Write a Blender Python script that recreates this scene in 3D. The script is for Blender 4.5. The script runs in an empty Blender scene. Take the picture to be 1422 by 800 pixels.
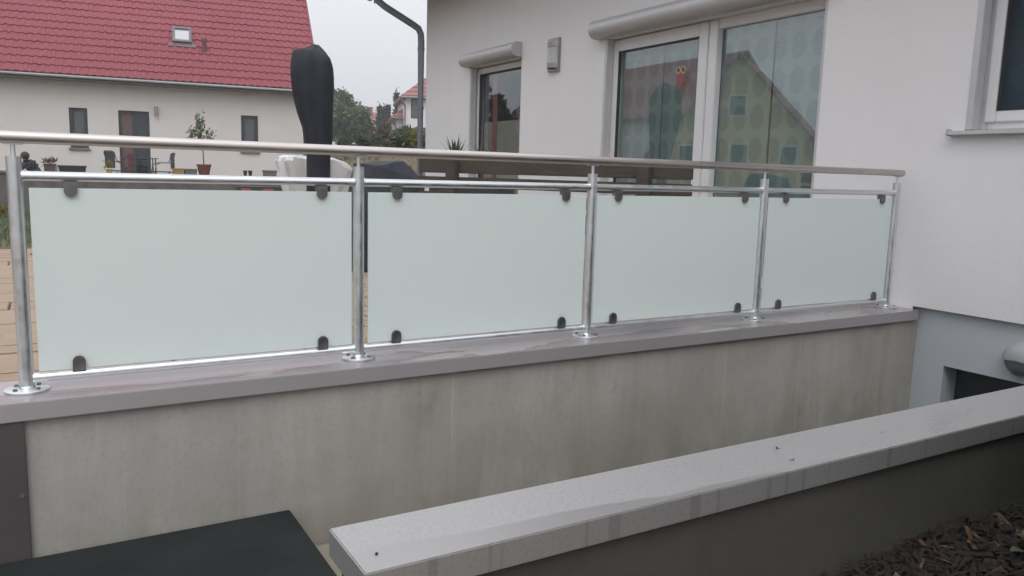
import bpy, bmesh, math, random
import numpy as np
from mathutils import Vector, Matrix
random.seed(7); rng = np.random.default_rng(7)
rad = math.radians
scene = bpy.context.scene
COL = scene.collection

# ------------------------------------------------------------------ camera, sky, sun, exposure
CAM = Vector((0.0738, -3.2743, 0.822))
yaw, pitch, roll, FPX = 0.5365, 0.1425, 0.0283, 1102.91
fw = Vector((math.sin(yaw)*math.cos(pitch), math.cos(yaw)*math.cos(pitch), -math.sin(pitch)))
rt0 = Vector((math.cos(yaw), -math.sin(yaw), 0)); up0 = rt0.cross(fw)
rt = math.cos(roll)*rt0 + math.sin(roll)*up0; up = -math.sin(roll)*rt0 + math.cos(roll)*up0
cd = bpy.data.cameras.new('camera'); cam = bpy.data.objects.new('camera', cd); COL.objects.link(cam)
cd.sensor_width = 36.0; cd.lens = FPX/1422*36.0; cd.clip_start = 0.05; cd.clip_end = 3000
m = Matrix((rt, up, -fw)).transposed().to_4x4(); m.translation = CAM; cam.matrix_world = m
scene.camera = cam

SUN_EL, SUN_AZ = 55.0, 214.0        # azimuth clockwise from +Y; soft overcast light
w = bpy.data.worlds.new('World'); scene.world = w; w.use_nodes = True
nt = w.node_tree; nt.nodes.clear()
o = nt.nodes.new('ShaderNodeOutputWorld'); bg = nt.nodes.new('ShaderNodeBackground')
sky = nt.nodes.new('ShaderNodeTexSky'); sky.sky_type = 'NISHITA'; sky.sun_disc = False
sky.sun_elevation = rad(SUN_EL); sky.sun_rotation = rad(SUN_AZ); sky.dust_density = 6.0; sky.air_density = 1.2
hs = nt.nodes.new('ShaderNodeHueSaturation'); hs.inputs['Saturation'].default_value = 0.18
mx = nt.nodes.new('ShaderNodeMix'); mx.data_type = 'RGBA'; mx.inputs[0].default_value = 0.86
mx.inputs[7].default_value = (8.0, 8.15, 8.65, 1)      # even cloud layer
nt.links.new(sky.outputs[0], hs.inputs['Color']); nt.links.new(hs.outputs[0], mx.inputs[6])
# overcast luminance law: the zenith is brighter than the horizon, all round
tcw = nt.nodes.new('ShaderNodeTexCoord'); sw = nt.nodes.new('ShaderNodeSeparateXYZ'); nt.links.new(tcw.outputs['Generated'], sw.inputs[0])
mz = nt.nodes.new('ShaderNodeMath'); mz.operation = 'MAXIMUM'; nt.links.new(sw.outputs[2], mz.inputs[0]); mz.inputs[1].default_value = 0
mm = nt.nodes.new('ShaderNodeMath'); mm.operation = 'MULTIPLY_ADD'; nt.links.new(mz.outputs[0], mm.inputs[0]); mm.inputs[1].default_value = 1.15; mm.inputs[2].default_value = 1.0
vm = nt.nodes.new('ShaderNodeVectorMath'); vm.operation = 'SCALE'; nt.links.new(mx.outputs[2], vm.inputs[0]); nt.links.new(mm.outputs[0], vm.inputs['Scale'])
nt.links.new(vm.outputs[0], bg.inputs[0]); bg.inputs[1].default_value = 0.1
nt.links.new(bg.outputs[0], o.inputs[0])
sd = bpy.data.lights.new('sun', 'SUN'); sd.energy = 0.9; sd.angle = rad(40); sd.color = (1, .97, .93)
so = bpy.data.objects.new('sun', sd); COL.objects.link(so)
sdir = Vector((math.sin(rad(SUN_AZ))*math.cos(rad(SUN_EL)), math.cos(rad(SUN_AZ))*math.cos(rad(SUN_EL)), math.sin(rad(SUN_EL))))
so.rotation_euler = sdir.to_track_quat('Z', 'Y').to_euler(); so.location = (0, 0, 30)
scene.view_settings.view_transform = 'Standard'; scene.view_settings.look = 'None'
scene.view_settings.exposure = 0.0; scene.view_settings.gamma = 1.0
scene.view_settings.use_curve_mapping = False
scene.render.engine = 'CYCLES'
scene.cycles.max_bounces = 8; scene.cycles.transparent_max_bounces = 12

# ------------------------------------------------------------------ materials
class NT:
    def __init__(s, name):
        s.m = bpy.data.materials.new(name); s.m.use_nodes = True; s.t = s.m.node_tree
        s.b = s.t.nodes['Principled BSDF']; s.tc = s.t.nodes.new('ShaderNodeTexCoord')
    def n(s, typ, **kw):
        x = s.t.nodes.new('ShaderNode'+typ)
        for k, v in kw.items():
            if hasattr(x, k): setattr(x, k, v)
            else: x.inputs[k].default_value = v
        return x
    def l(s, a, b): s.t.links.new(a, b)
    def coord(s, scale=(1, 1, 1), kind='Object', rot=(0, 0, 0)):
        mp = s.n('Mapping'); mp.inputs['Scale'].default_value = scale; mp.inputs['Rotation'].default_value = rot
        s.l(s.tc.outputs[kind], mp.inputs[0]); return mp.outputs[0]
    def noise(s, scale, detail=4, rough=.55, vec=None, dist=0):
        x = s.n('TexNoise'); x.inputs['Scale'].default_value = scale; x.inputs['Detail'].default_value = detail
        x.inputs['Roughness'].default_value = rough; x.inputs['Distortion'].default_value = dist
        s.l(vec or s.tc.outputs['Object'], x.inputs['Vector']); return x.outputs['Fac']
    def ramp(s, fac, stops):
        x = s.n('ValToRGB'); e = x.color_ramp.elements
        while len(e) < len(stops): e.new(.5)
        for i, (p, c) in enumerate(stops):
            e[i].position = p; e[i].color = (*c, 1) if len(c) == 3 else c
        s.l(fac, x.inputs[0]); return x.outputs[0]
    def mix(s, fac, a, b, mode='MIX'):
        x = s.n('Mix'); x.data_type = 'RGBA'; x.blend_type = mode
        if isinstance(fac, (int, float)): x.inputs[0].default_value = fac
        else: s.l(fac, x.inputs[0])
        for v, i in ((a, 6), (b, 7)):
            if isinstance(v, tuple): x.inputs[i].default_value = (*v, 1)
            else: s.l(v, x.inputs[i])
        return x.outputs[2]
    def bump(s, fac, strength=.3, dist=.01):
        x = s.n('Bump'); x.inputs['Strength'].default_value = strength; x.inputs['Distance'].default_value = dist
        s.l(fac, x.inputs['Height']); s.l(x.outputs[0], s.b.inputs['Normal'])
    def col(s, c):
        if isinstance(c, tuple): s.b.inputs['Base Color'].default_value = (*c, 1)
        else: s.l(c, s.b.inputs['Base Color'])
    def set(s, **kw):
        for k, v in kw.items():
            k = k.replace('_', ' ')
            if isinstance(v, (int, float)): s.b.inputs[k].default_value = v
            else: s.l(v, s.b.inputs[k])
        return s
def grey(v): return (v, v, v)
def simple(name, c, rough=.6, metal=0, var=.12, vs=6.0, bump=0, bs=60.0):
    a = NT(name); f = a.noise(vs)
    lo = tuple(x*(1-var) for x in c); hi = tuple(min(1, x*(1+var)) for x in c)
    a.col(a.ramp(f, [(.3, lo), (.7, hi)])); a.set(Roughness=rough, Metallic=metal)
    if bump: a.bump(a.noise(bs, 3), bump, .004)
    return a.m
M = {}
def plaster(name, c, scale=210, st=.5):
    a = NT(name); f = a.noise(.7, 5); g = a.noise(scale, 2)
    base = a.ramp(f, [(.3, tuple(x*.95 for x in c)), (.7, c)])
    streak = a.noise(1.0, 4, .6, a.coord((3, 3, .25)))
    base = a.mix(a.ramp(streak, [(.5, grey(0)), (.8, grey(.18))]), base, tuple(x*.8 for x in c))
    a.col(base); a.set(Roughness=.92); a.bump(g, st, .006); return a.m
M['plaster'] = plaster('white_plaster', (.74, .73, .74))
M['plinth'] = plaster('shaded_plinth_plaster', (.43, .46, .49), 260, .3)  # same white paint as the wall, its shade mixed into a bluish grey
M['nplaster'] = plaster('neighbour_plaster', (.66, .63, .61), 60, .3)
M['yplaster'] = plaster('yellow_plaster', (.62, .52, .27), 60, .3)

a = NT('stained_concrete')
f1 = a.noise(1.3, 6, .6); f2 = a.noise(1.2, 7, .68, a.coord((2.6, 2.6, .42)), .9); f3 = a.noise(9, 5, .7); f4 = a.noise(70, 3)
base = a.ramp(f1, [(.28, (.30, .285, .258)), (.5, (.36, .345, .315)), (.72, (.43, .415, .38))])
base = a.mix(a.ramp(f2, [(.36, grey(.34)), (.58, grey(0))]), base, (.225, .21, .185))
base = a.mix(a.ramp(f2, [(.6, grey(0)), (.78, grey(.5))]), base, (.52, .50, .46))
base = a.mix(a.ramp(f3, [(.60, grey(0)), (.75, grey(.3))]), base, (.20, .19, .155))
sep = a.n('SeparateXYZ'); a.l(a.tc.outputs['Object'], sep.inputs[0])
mr = a.n('MapRange'); mr.inputs[1].default_value = -.30; mr.inputs[2].default_value = -.75; a.l(sep.outputs[2], mr.inputs[0])
alg = a.n('Math', operation='MULTIPLY'); a.l(mr.outputs[0], alg.inputs[0]); a.l(a.ramp(a.noise(2.5, 5, .6, a.coord((1.5, 1.5, .6))), [(.38, grey(0)), (.62, grey(.75))]), alg.inputs[1])
f5 = a.noise(1.0, 4, .6, a.coord((13, 13, .22)), .3)
base = a.mix(a.ramp(f5, [(.60, grey(0)), (.70, grey(.40))]), base, (.52, .505, .47))
f6 = a.noise(3.1, 4, .6, a.coord((1.4, 1.4, 1.0)))
base = a.mix(a.ramp(f6, [(.62, grey(0)), (.74, grey(.45))]), base, (.21, .20, .175))
base = a.mix(alg.outputs[0], base, (.215, .21, .155))
base = a.mix(a.ramp(f4, [(.3, grey(.2)), (.5, grey(0))]), base, (.22, .21, .185))
a.col(base); a.set(Roughness=.88); a.bump(f3, .25, .006); M['concrete'] = a.m

def coping_mat(name, c, wet, metal, front, speck=0, drips=0.0, wetlo=.53, tongue=None):
    a = NT(name); f = a.noise(.9, 5); fine = a.noise(330, 2)
    base = a.ramp(f, [(.3, tuple(x*.93 for x in c)), (.7, c)])
    sx0 = a.n('SeparateXYZ'); a.l(a.tc.outputs['Object'], sx0.inputs[0])
    # standing water: tongues that start at the front edge and thin out towards the back
    off = a.n('MapRange'); a.l(sx0.outputs[1], off.inputs[0]); off.inputs[1].default_value = front; off.inputs[2].default_value = front+.24
    off.inputs[3].default_value = .10; off.inputs[4].default_value = -.10
    wv = a.noise(1.15, 3, .5, a.coord((1.0, 3.2, .0)), .3)
    sm_ = a.n('Math', operation='ADD'); a.l(wv, sm_.inputs[0]); a.l(off.outputs[0], sm_.inputs[1])
    wm = a.ramp(sm_.outputs[0], [(wetlo, grey(0)), (wetlo+.022, grey(1))])
    if tongue:   # water lying along the front edge, widest at the open end of the wall
        wr = a.n('MapRange'); a.l(sx0.outputs[0], wr.inputs[0]); wr.inputs[1].default_value = tongue[0]; wr.inputs[2].default_value = tongue[1]; wr.inputs[3].default_value = tongue[2]; wr.inputs[4].default_value = tongue[3]
        n2 = a.n('Math', operation='MULTIPLY_ADD'); a.l(a.noise(3.2, 3, .5), n2.inputs[0]); n2.inputs[1].default_value = .10; a.l(wr.outputs[0], n2.inputs[2])
        n3 = a.n('Math', operation='SUBTRACT'); a.l(n2.outputs[0], n3.inputs[0]); a.l(sx0.outputs[1], n3.inputs[1])
        n4 = a.n('Math', operation='ADD'); a.l(n3.outputs[0], n4.inputs[0]); n4.inputs[1].default_value = front
        wm2 = a.ramp(n4.outputs[0], [(.0, grey(0)), (.006, grey(.8))])
        mxx = a.n('Math', operation='MAXIMUM'); a.l(wm, mxx.inputs[0]); a.l(wm2, mxx.inputs[1]); wm = mxx.outputs[0]
    if speck:
        sp = a.ramp(a.noise(120, 2, .8), [(.50, grey(0)), (.64, grey(speck))])
        base = a.mix(sp, base, tuple(x*.74 for x in c))
    geo = a.n('NewGeometry'); sx = a.n('SeparateXYZ'); a.l(geo.outputs['True Normal'], sx.inputs[0])
    top = a.n('Math', operation='GREATER_THAN'); a.l(sx.outputs[2], top.inputs[0]); top.inputs[1].default_value = .5
    wt = a.n('Math', operation='MULTIPLY'); a.l(top.outputs[0], wt.inputs[0]); a.l(wm, wt.inputs[1])
    base = a.mix(wt.outputs[0], base, wet)
    if drips:
        drip = a.noise(2.2, 2, .5, a.coord((7, 0, .15))); side = a.n('Math', operation='SUBTRACT'); side.inputs[0].default_value = 1.0; a.l(top.outputs[0], side.inputs[1])
        dm = a.n('Math', operation='MULTIPLY'); a.l(side.outputs[0], dm.inputs[0]); a.l(a.ramp(drip, [(.57, grey(0)), (.60, grey(drips))]), dm.inputs[1])
        base = a.mix(dm.outputs[0], base, tuple(x*.6 for x in c))
    a.col(base)
    rr = a.mix(wt.outputs[0], grey(.42), grey(.25)); sep = a.n('SeparateColor'); a.l(rr, sep.inputs[0])
    a.set(Metallic=metal, Roughness=sep.outputs[0]); a.bump(fine, .10, .002); return a.m
M['coping'] = coping_mat('wall_coping_sheet', (.44, .415, .42), (.36, .335, .342), .40, -.17, 0, 0, .53)
M['coping_low'] = coping_mat('low_wall_coping_sheet', (.45, .44, .44), (.385, .37, .368), .65, -1.876, .6, .5, .66, (.62, 1.9, .045, -.045))

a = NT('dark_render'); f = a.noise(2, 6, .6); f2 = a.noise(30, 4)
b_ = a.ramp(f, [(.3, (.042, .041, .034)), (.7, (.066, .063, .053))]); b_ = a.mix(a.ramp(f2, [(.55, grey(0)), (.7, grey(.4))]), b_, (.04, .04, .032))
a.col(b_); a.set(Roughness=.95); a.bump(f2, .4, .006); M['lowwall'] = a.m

def metal(name, c, rough, vs=18, var=.18, streak=None, bumps=.05):
    a = NT(name); f = a.noise(vs, 4, .6, a.coord(streak) if streak else None)
    a.col(a.ramp(f, [(.3, tuple(x*(1-var) for x in c)), (.7, tuple(min(1, x*(1+var)) for x in c))]))
    g = a.ramp(a.noise(vs*2, 3), [(.3, grey(rough*.75)), (.7, grey(rough*1.3))]); sp = a.n('SeparateColor'); a.l(g, sp.inputs[0])
    a.set(Metallic=1.0, Roughness=sp.outputs[0]); a.bump(a.noise(vs*9, 2), bumps, .002); return a.m
M['galv'] = metal('galvanised_steel', (.72, .74, .76), .38, 14, .04, None, .012)
M['stainless'] = metal('brushed_stainless', (.54, .50, .475), .38, 3, .02, None, .0)
M['clamp'] = metal('zinc_clamp', (.20, .195, .19), .5)
M['alu'] = simple('grey_aluminium', (.48, .48, .49), .42, .3, .05)
M['alurail'] = simple('pale_aluminium_rail', (.50, .50, .51), .5, .2, .05)
M['zincpipe'] = simple('zinc_grey_pipe', (.19, .21, .235), .45, .35, .08)
M['pvc'] = simple('white_pvc_frame', (.66, .66, .665), .4, 0, .03)
M['seal'] = simple('dark_seal', (.03, .03, .03), .6)
M['anth'] = simple('anthracite_frame', (.035, .037, .042), .45, 0, .1)
M['sheet'] = simple('brown_grey_sheet', (.10, .085, .085), .45, .3, .12, 3)
M['slab'] = simple('black_slab', (.017, .020, .020), .75, 0, .25, 4, .5, 160)
_b = M['slab'].node_tree.nodes['Principled BSDF']; _b.inputs['Specular IOR Level'].default_value = .2; _b.inputs['Roughness'].default_value = .9
M['tread'] = simple('tread_concrete', (.27, .24, .19), .9, 0, .2, 5, .3, 60)
M['cover'] = None
a = NT('navy_cover_fabric'); a.col(a.ramp(a.noise(5, 4), [(.3, (.010, .012, .018)), (.7, (.019, .023, .033))]))
a.set(Roughness=.6, Specular_IOR_Level=.3); a.bump(a.noise(7, 4, .6, a.coord((2, 2, .8))), .45, .03); M['cover'] = a.m
a = NT('white_tarp'); a.col(a.ramp(a.noise(4, 4), [(.3, (.60, .61, .61)), (.7, (.74, .75, .75))]))
a.set(Roughness=.5); a.bump(a.noise(9, 4), .3, .02); M['tarp'] = a.m
a = NT('weathered_wood'); f = a.noise(3, 5, .65, a.coord((1.2, 22, 22))); f2 = a.noise(2, 4)
c = a.ramp(f, [(.25, (.022, .016, .012)), (.55, (.052, .039, .030)), (.8, (.085, .067, .053))])
a.col(a.mix(a.ramp(f2, [(.4, grey(0)), (.7, grey(.45))]), c, (.06, .055, .05))); a.set(Roughness=.85); a.bump(f, .4, .005); M['wood'] = a.m

# frosted glass: milky interlayer with a smooth surface
a = NT('frosted_glass'); a.col((.82, .885, .868)); a.set(Roughness=.25, IOR=1.45)
tr = a.n('BsdfTranslucent'); tr.inputs[0].default_value = (.84, .90, .885, 1)
ms = a.n('MixShader'); ms.inputs[0].default_value = .40
a.l(a.b.outputs[0], ms.inputs[1]); a.l(tr.outputs[0], ms.inputs[2])
a.l(ms.outputs[0], a.t.nodes['Material Output'].inputs[0]); M['frost'] = a.m

def glass(name, tint, base):
    a = NT(name); t = a.t
    tp = a.n('BsdfTransparent'); tp.inputs[0].default_value = (*tint, 1)
    gl = a.n('BsdfGlossy'); gl.inputs['Roughness'].default_value = .015; gl.inputs[0].default_value = (.92, .95, .97, 1)
    ge = a.n('NewGeometry'); dt = a.n('VectorMath', operation='DOT_PRODUCT'); a.l(ge.outputs['Normal'], dt.inputs[0]); a.l(ge.outputs['Incoming'], dt.inputs[1])
    ab = a.n('Math', operation='ABSOLUTE'); a.l(dt.outputs['Value'], ab.inputs[0]); om = a.n('Math', operation='SUBTRACT'); om.inputs[0].default_value = 1.0; a.l(ab.outputs[0], om.inputs[1])
    pw = a.n('Math', operation='POWER'); a.l(om.outputs[0], pw.inputs[0]); pw.inputs[1].default_value = 5.0
    ad = a.n('Math', operation='MULTIPLY_ADD'); a.l(pw.outputs[0], ad.inputs[0]); ad.inputs[1].default_value = 1-base; ad.inputs[2].default_value = base; ad.use_clamp = True
    wob = a.n('Bump'); wob.inputs['Strength'].default_value = .012; wob.inputs['Distance'].default_value = .02
    a.l(a.noise(1.6, 2), wob.inputs['Height']); a.l(wob.outputs[0], gl.inputs['Normal'])
    ms = a.n('MixShader'); a.l(ad.outputs[0], ms.inputs[0]); a.l(tp.outputs[0], ms.inputs[1]); a.l(gl.outputs[0], ms.inputs[2])
    a.l(ms.outputs[0], t.nodes['Material Output'].inputs[0]); return a.m
M['glass'] = glass('window_glass', (.90, .94, .93), .115)
M['nglass'] = glass('far_window_glass', (.8, .84, .84), .04)
a = NT('skylight_glass'); a.col((.45, .46, .48)); a.set(Roughness=.2, Metallic=.7); M['skyglass'] = a.m
M['room'] = simple('room_interior', (.13, .12, .11), .9)
M['roomn'] = simple('neighbour_interior', (.05, .05, .055), .9)

def blind(name, c1, c2, pat=True):
    a = NT(name); v = a.coord((1, 1, 1))
    sep = a.n('SeparateXYZ'); a.l(v, sep.inputs[0])
    wv = a.n('Math', operation='SINE'); mu = a.n('Math', operation='MULTIPLY'); a.l(sep.outputs[2], mu.inputs[0]); mu.inputs[1].default_value = 2*math.pi/.016
    a.l(mu.outputs[0], wv.inputs[0])
    ln = a.ramp(wv.outputs[0], [(.35, grey(.22)), (.75, grey(0))])
    base = a.mix(ln, c1, tuple(x*.6 for x in c1))
    if pat:   # printed circles in offset columns
        cb = a.n('CombineXYZ'); a.l(sep.outputs[1], cb.inputs[0]); a.l(sep.outputs[2], cb.inputs[1]); mp = a.n('Mapping'); a.l(cb.outputs[0], mp.inputs[0])
        mp.inputs['Scale'].default_value = (5.2, 3.7, 1); mp.inputs['Rotation'].default_value = (0, 0, 0)
        vo = a.n('TexVoronoi'); vo.voronoi_dimensions = '2D'; vo.inputs['Scale'].default_value = 1.0; vo.inputs['Randomness'].default_value = .0
        a.l(mp.outputs[0], vo.inputs['Vector'])
        base = a.mix(a.ramp(vo.outputs['Distance'], [(.36, grey(.75)), (.42, grey(0))]), base, c2)
    a.col(base); a.set(Roughness=.9); a.bump(wv.outputs[0], .15, .003); return a.m
M['blind'] = blind('patterned_blind', (.29, .335, .325), (.17, .215, .22))
M['blind2'] = blind('plain_pleated_blind', (.36, .30, .28), (.3, .3, .3), False)
M['blind_red'] = simple('red_curtain', (.34, .10, .09), .9)

def tilemat(name, c):
    a = NT(name); f = a.noise(.9, 4); oi = a.n('ObjectInfo'); g = a.noise(11, 4)
    b = a.ramp(f, [(.3, tuple(x*.85 for x in c)), (.7, c)])
    b = a.mix(a.ramp(g, [(.45, grey(0)), (.8, grey(.35))]), b, tuple(x*.55 for x in c))
    r = a.n('Math', operation='MULTIPLY'); a.l(oi.outputs['Random'], r.inputs[0]); r.inputs[1].default_value = .22
    a.col(a.mix(r.outputs[0], b, tuple(x*.7 for x in c))); a.set(Roughness=.62); return a.m
M['redtile'] = tilemat('red_glazed_tile', (.25, .036, .050))
M['oldtile'] = tilemat('old_red_tile', (.30, .13, .11))
M['dartile'] = tilemat('dark_brown_tile', (.09, .06, .055))

a = NT('sandstone_paving'); oi = a.n('ObjectInfo'); f = a.noise(2.5, 5); g = a.noise(9, 6, .7)
b = a.ramp(f, [(.3, (.28, .20, .135)), (.7, (.36, .27, .19))]); b = a.mix(a.ramp(g, [(.45, grey(0)), (.7, grey(.65))]), b, (.20, .145, .10))
b = a.mix(oi.outputs['Random'], b, (.31, .24, .175)); a.col(b); a.set(Roughness=.85); a.bump(g, .3, .006); M['paver'] = a.m
M['joint'] = simple('paving_joint_sand', (.17, .13, .09), .95, 0, .2, 20)
a = NT('garden_ground'); f = a.noise(.35, 5); g = a.noise(7, 5, .65)
b = a.ramp(f, [(.38, (.17, .12, .08)), (.55, (.13, .11, .06)), (.68, (.06, .085, .03))]); b = a.mix(a.ramp(g, [(.4, grey(0)), (.75, grey(.6))]), b, (.075, .055, .035))
a.col(b); a.set(Roughness=.95); a.bump(g, .6, .05); M['ground'] = a.m
M['soil'] = simple('dark_mulch_soil', (.020, .014, .010), .95, 0, .4, 40, .8, 60)
M['stonewall'] = simple('grey_garden_wall', (.13, .12, .112), .9, 0, .25, 5, .5, 30)
def leafmat(name, c, var=.45):
    a = NT(name); f = a.noise(1.1, 4); g = a.noise(17, 2)
    b = a.ramp(f, [(.3, tuple(x*(1-var) for x in c)), (.7, tuple(x*(1+var) for x in c))])
    b = a.mix(a.ramp(g, [(.4, grey(0)), (.8, grey(.5))]), b, (c[0]*1.7, c[1]*1.35, c[2]*1.1))
    a.col(b); a.set(Roughness=.6)
    tr = a.n('BsdfTranslucent'); a.l(b, tr.inputs[0]); ms = a.n('MixShader'); ms.inputs[0].default_value = .3
    a.l(a.b.outputs[0], ms.inputs[1]); a.l(tr.outputs[0], ms.inputs[2]); a.l(ms.outputs[0], a.t.nodes['Material Output'].inputs[0]); return a.m
M['leaf'] = leafmat('fresh_green_leaves', (.11, .155, .075))
M['leaf_dark'] = leafmat('dark_green_leaves', (.035, .06, .028))
M['conifer'] = leafmat('conifer_needles', (.022, .036, .024))
M['leaf_yel'] = leafmat('yellow_green_leaves', (.20, .19, .04))
M['leaf_grey'] = leafmat('grey_green_leaves', (.075, .085, .055))
M['leaf_red'] = leafmat('reddish_twigs_leaves', (.10, .06, .045))
M['bark'] = simple('bark', (.07, .052, .04), .95, 0, .3, 12, .5, 30)
M['terracotta'] = simple('terracotta_pot', (.17, .06, .05), .8)
M['browngrey'] = simple('brown_planter', (.11, .075, .065), .8)
M['greyblock'] = simple('grey_block', (.17, .165, .16), .9)
M['yellowbox'] = simple('ochre_tub', (.36, .24, .10), .7)
M['whitepaint'] = simple('white_painted', (.7, .7, .69), .6, 0, .06)
M['darkplastic'] = simple('dark_wicker', (.03, .033, .04), .6)
M['steelframe'] = simple('grey_tube_frame', (.10, .10, .105), .45, .5)
M['navy'] = simple('navy_clothes', (.017, .02, .032), .85)
M['skin'] = simple('skin', (.38, .22, .16), .6)
M['hair'] = simple('dark_hair', (.012, .010, .009), .6)
M['skyframe'] = simple('skylight_frame', (.13, .12, .125), .5, .3)
M['ventred'] = simple('vent_dark_red', (.14, .03, .035), .6)
M['blind_navy'] = simple('navy_blind', (.07, .09, .14), .8)
M['niche'] = simple('dark_basement_pane', (.016, .024, .034), .3)
M['owlred'] = simple('sticker_red', (.36, .07, .055), .5); M['owlcream'] = simple('sticker_cream', (.62, .50, .25), .5)
M['owldark'] = simple('sticker_dark', (.05, .02, .015), .5); M['owlbranch'] = simple('sticker_branch', (.20, .09, .04), .5)
M['lampglass'] = simple('milky_lamp_glass', (.45, .47, .46), .35); M['lampmetal'] = simple('lamp_metal', (.33, .32, .31), .4, .5)
M['lampdark'] = simple('lamp_ribbed_glass', (.10, .12, .13), .3); M['lamphood'] = simple('lamp_hood', (.33, .35, .36), .5)

# ------------------------------------------------------------------ mesh helpers
class MB:
    def __init__(s): s.bm = bmesh.new()
    def box(s, lo, hi, bev=0, rotz=0, piv=None):
        r = bmesh.ops.create_cube(s.bm, size=1); vs = r['verts']
        lo = Vector(lo); hi = Vector(hi); c = (lo+hi)/2; d = hi-lo
        for v in vs: v.co = Vector((v.co.x*d.x, v.co.y*d.y, v.co.z*d.z))+c
        if rotz: bmesh.ops.rotate(s.bm, verts=vs, cent=piv or c, matrix=Matrix.Rotation(rotz, 3, 'Z'))
        if bev:
            es = list({e for v in vs for e in v.link_edges})
            bmesh.ops.bevel(s.bm, geom=es, offset=bev, segments=2, affect='EDGES', clamp_overlap=True)
        return s
    def tube(s, a, b, r, r2=None, seg=20, cap=True):
        a = Vector(a); b = Vector(b); d = b-a
        q = d.to_track_quat('Z', 'Y').to_matrix().to_4x4(); q.translation = (a+b)/2
        bmesh.ops.create_cone(s.bm, cap_ends=cap, segments=seg, radius1=r, radius2=r if r2 is None else r2, depth=d.length, matrix=q); return s
    def path(s, pts, r, seg=12, cap=True):
        pts = [Vector(p) for p in pts]; n = len(pts); rings = []
        rr = r if isinstance(r, (list, tuple)) else [r]*n
        for i, p in enumerate(pts):
            t = (pts[min(i+1, n-1)]-pts[max(i-1, 0)]).normalized()
            x = t.cross(Vector((0, 0, 1)));
            if x.length < 1e-3: x = t.cross(Vector((0, 1, 0)))
            if rings and x.dot(px) < 0: x = -x
            x.normalize(); px = x; y = t.cross(x).normalized()
            rings.append([s.bm.verts.new(p+rr[i]*(math.cos(k*2*math.pi/seg)*x+math.sin(k*2*math.pi/seg)*y)) for k in range(seg)])
        for A, B in zip(rings, rings[1:]):
            for k in range(seg): s.bm.faces.new((A[k], A[(k+1) % seg], B[(k+1) % seg], B[k]))
        if cap: s.bm.faces.new(rings[0][::-1]); s.bm.faces.new(rings[-1])
        return s
    def prism(s, poly, vec):
        vec = Vector(vec); A = [s.bm.verts.new(Vector(p)) for p in poly]; B = [s.bm.verts.new(Vector(p)+vec) for p in poly]
        n = len(A); s.bm.faces.new(A); s.bm.faces.new(B[::-1])
        for i in range(n): s.bm.faces.new((A[i], A[(i+1) % n], B[(i+1) % n], B[i])[::-1])
        return s
    def lathe(s, prof, c=(0, 0, 0), seg=24):
        c = Vector(c); rings = []
        for r, z in prof: rings.append([s.bm.verts.new(c+Vector((r*math.cos(k*2*math.pi/seg), r*math.sin(k*2*math.pi/seg), z))) for k in range(seg)])
        for A, B in zip(rings, rings[1:]):
            for k in range(seg): s.bm.faces.new((A[k], A[(k+1) % seg], B[(k+1) % seg], B[k]))
        s.bm.faces.new(rings[0][::-1]); s.bm.faces.new(rings[-1]); return s
    def loft(s, rings, cap=True):
        R = [[s.bm.verts.new(Vector(p)) for p in r] for r in rings]; n = len(R[0])
        for A, B in zip(R, R[1:]):
            for k in range(n): s.bm.faces.new((A[k], A[(k+1) % n], B[(k+1) % n], B[k]))
        if cap: s.bm.faces.new(R[0][::-1]); s.bm.faces.new(R[-1])
        return s
    def quad(s, *p): s.bm.faces.new([s.bm.verts.new(Vector(q)) for q in p]); return s
    def mesh(s, name, mat, smooth=False, ang=40):
        bmesh.ops.recalc_face_normals(s.bm, faces=s.bm.faces[:])
        me = bpy.data.meshes.new(name); s.bm.to_mesh(me); s.bm.free()
        if mat: me.materials.append(M[mat])
        if smooth:
            me.polygons.foreach_set('use_smooth', [True]*len(me.polygons)); me.set_sharp_from_angle(angle=rad(ang))
        return me
    def build(s, name, mat, parent=None, smooth=False, ang=40): return link(name, s.mesh(name, mat, smooth, ang), parent)
def link(name, me, parent=None):
    ob = bpy.data.objects.new(name, me); COL.objects.link(ob); ob.parent = parent; return ob
def tag(ob, label=None, cat=None, group=None, kind=None):
    if label: ob['label'] = label
    if cat: ob['category'] = cat
    if group: ob['group'] = group
    if kind: ob['kind'] = kind
    return ob
def empty(name, loc, label, cat, group=None, rotz=0):
    e = bpy.data.objects.new(name, None); COL.objects.link(e); e.location = loc; e.rotation_euler = (0, 0, rotz); e.empty_display_size = .1
    return tag(e, label, cat, group)
def struct(ob): ob['kind'] = 'structure'; return ob
def np_mesh(name, V, F, mat):
    me = bpy.data.meshes.new(name); me.from_pydata(V.tolist() if hasattr(V, 'tolist') else V, [], F.tolist() if hasattr(F, 'tolist') else F)
    me.materials.append(M[mat]); return me
def leaf_quads(P, size, up_bias=0.0, aspect=.6):
    """many small leaf faces at points P"""
    n = len(P); d = rng.normal(size=(n, 3)); d[:, 2] += up_bias; d /= np.linalg.norm(d, axis=1)[:, None]
    e = rng.normal(size=(n, 3)); e -= (e*d).sum(1)[:, None]*d; e /= np.linalg.norm(e, axis=1)[:, None]
    s_ = size*rng.uniform(.6, 1.4, n)[:, None]; L = d*s_; W = e*s_*aspect*.5
    V = np.stack([P, P+L*.5+W, P+L, P+L*.5-W], 1).reshape(-1, 3)
    return V, np.arange(n*4).reshape(n, 4)
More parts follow.
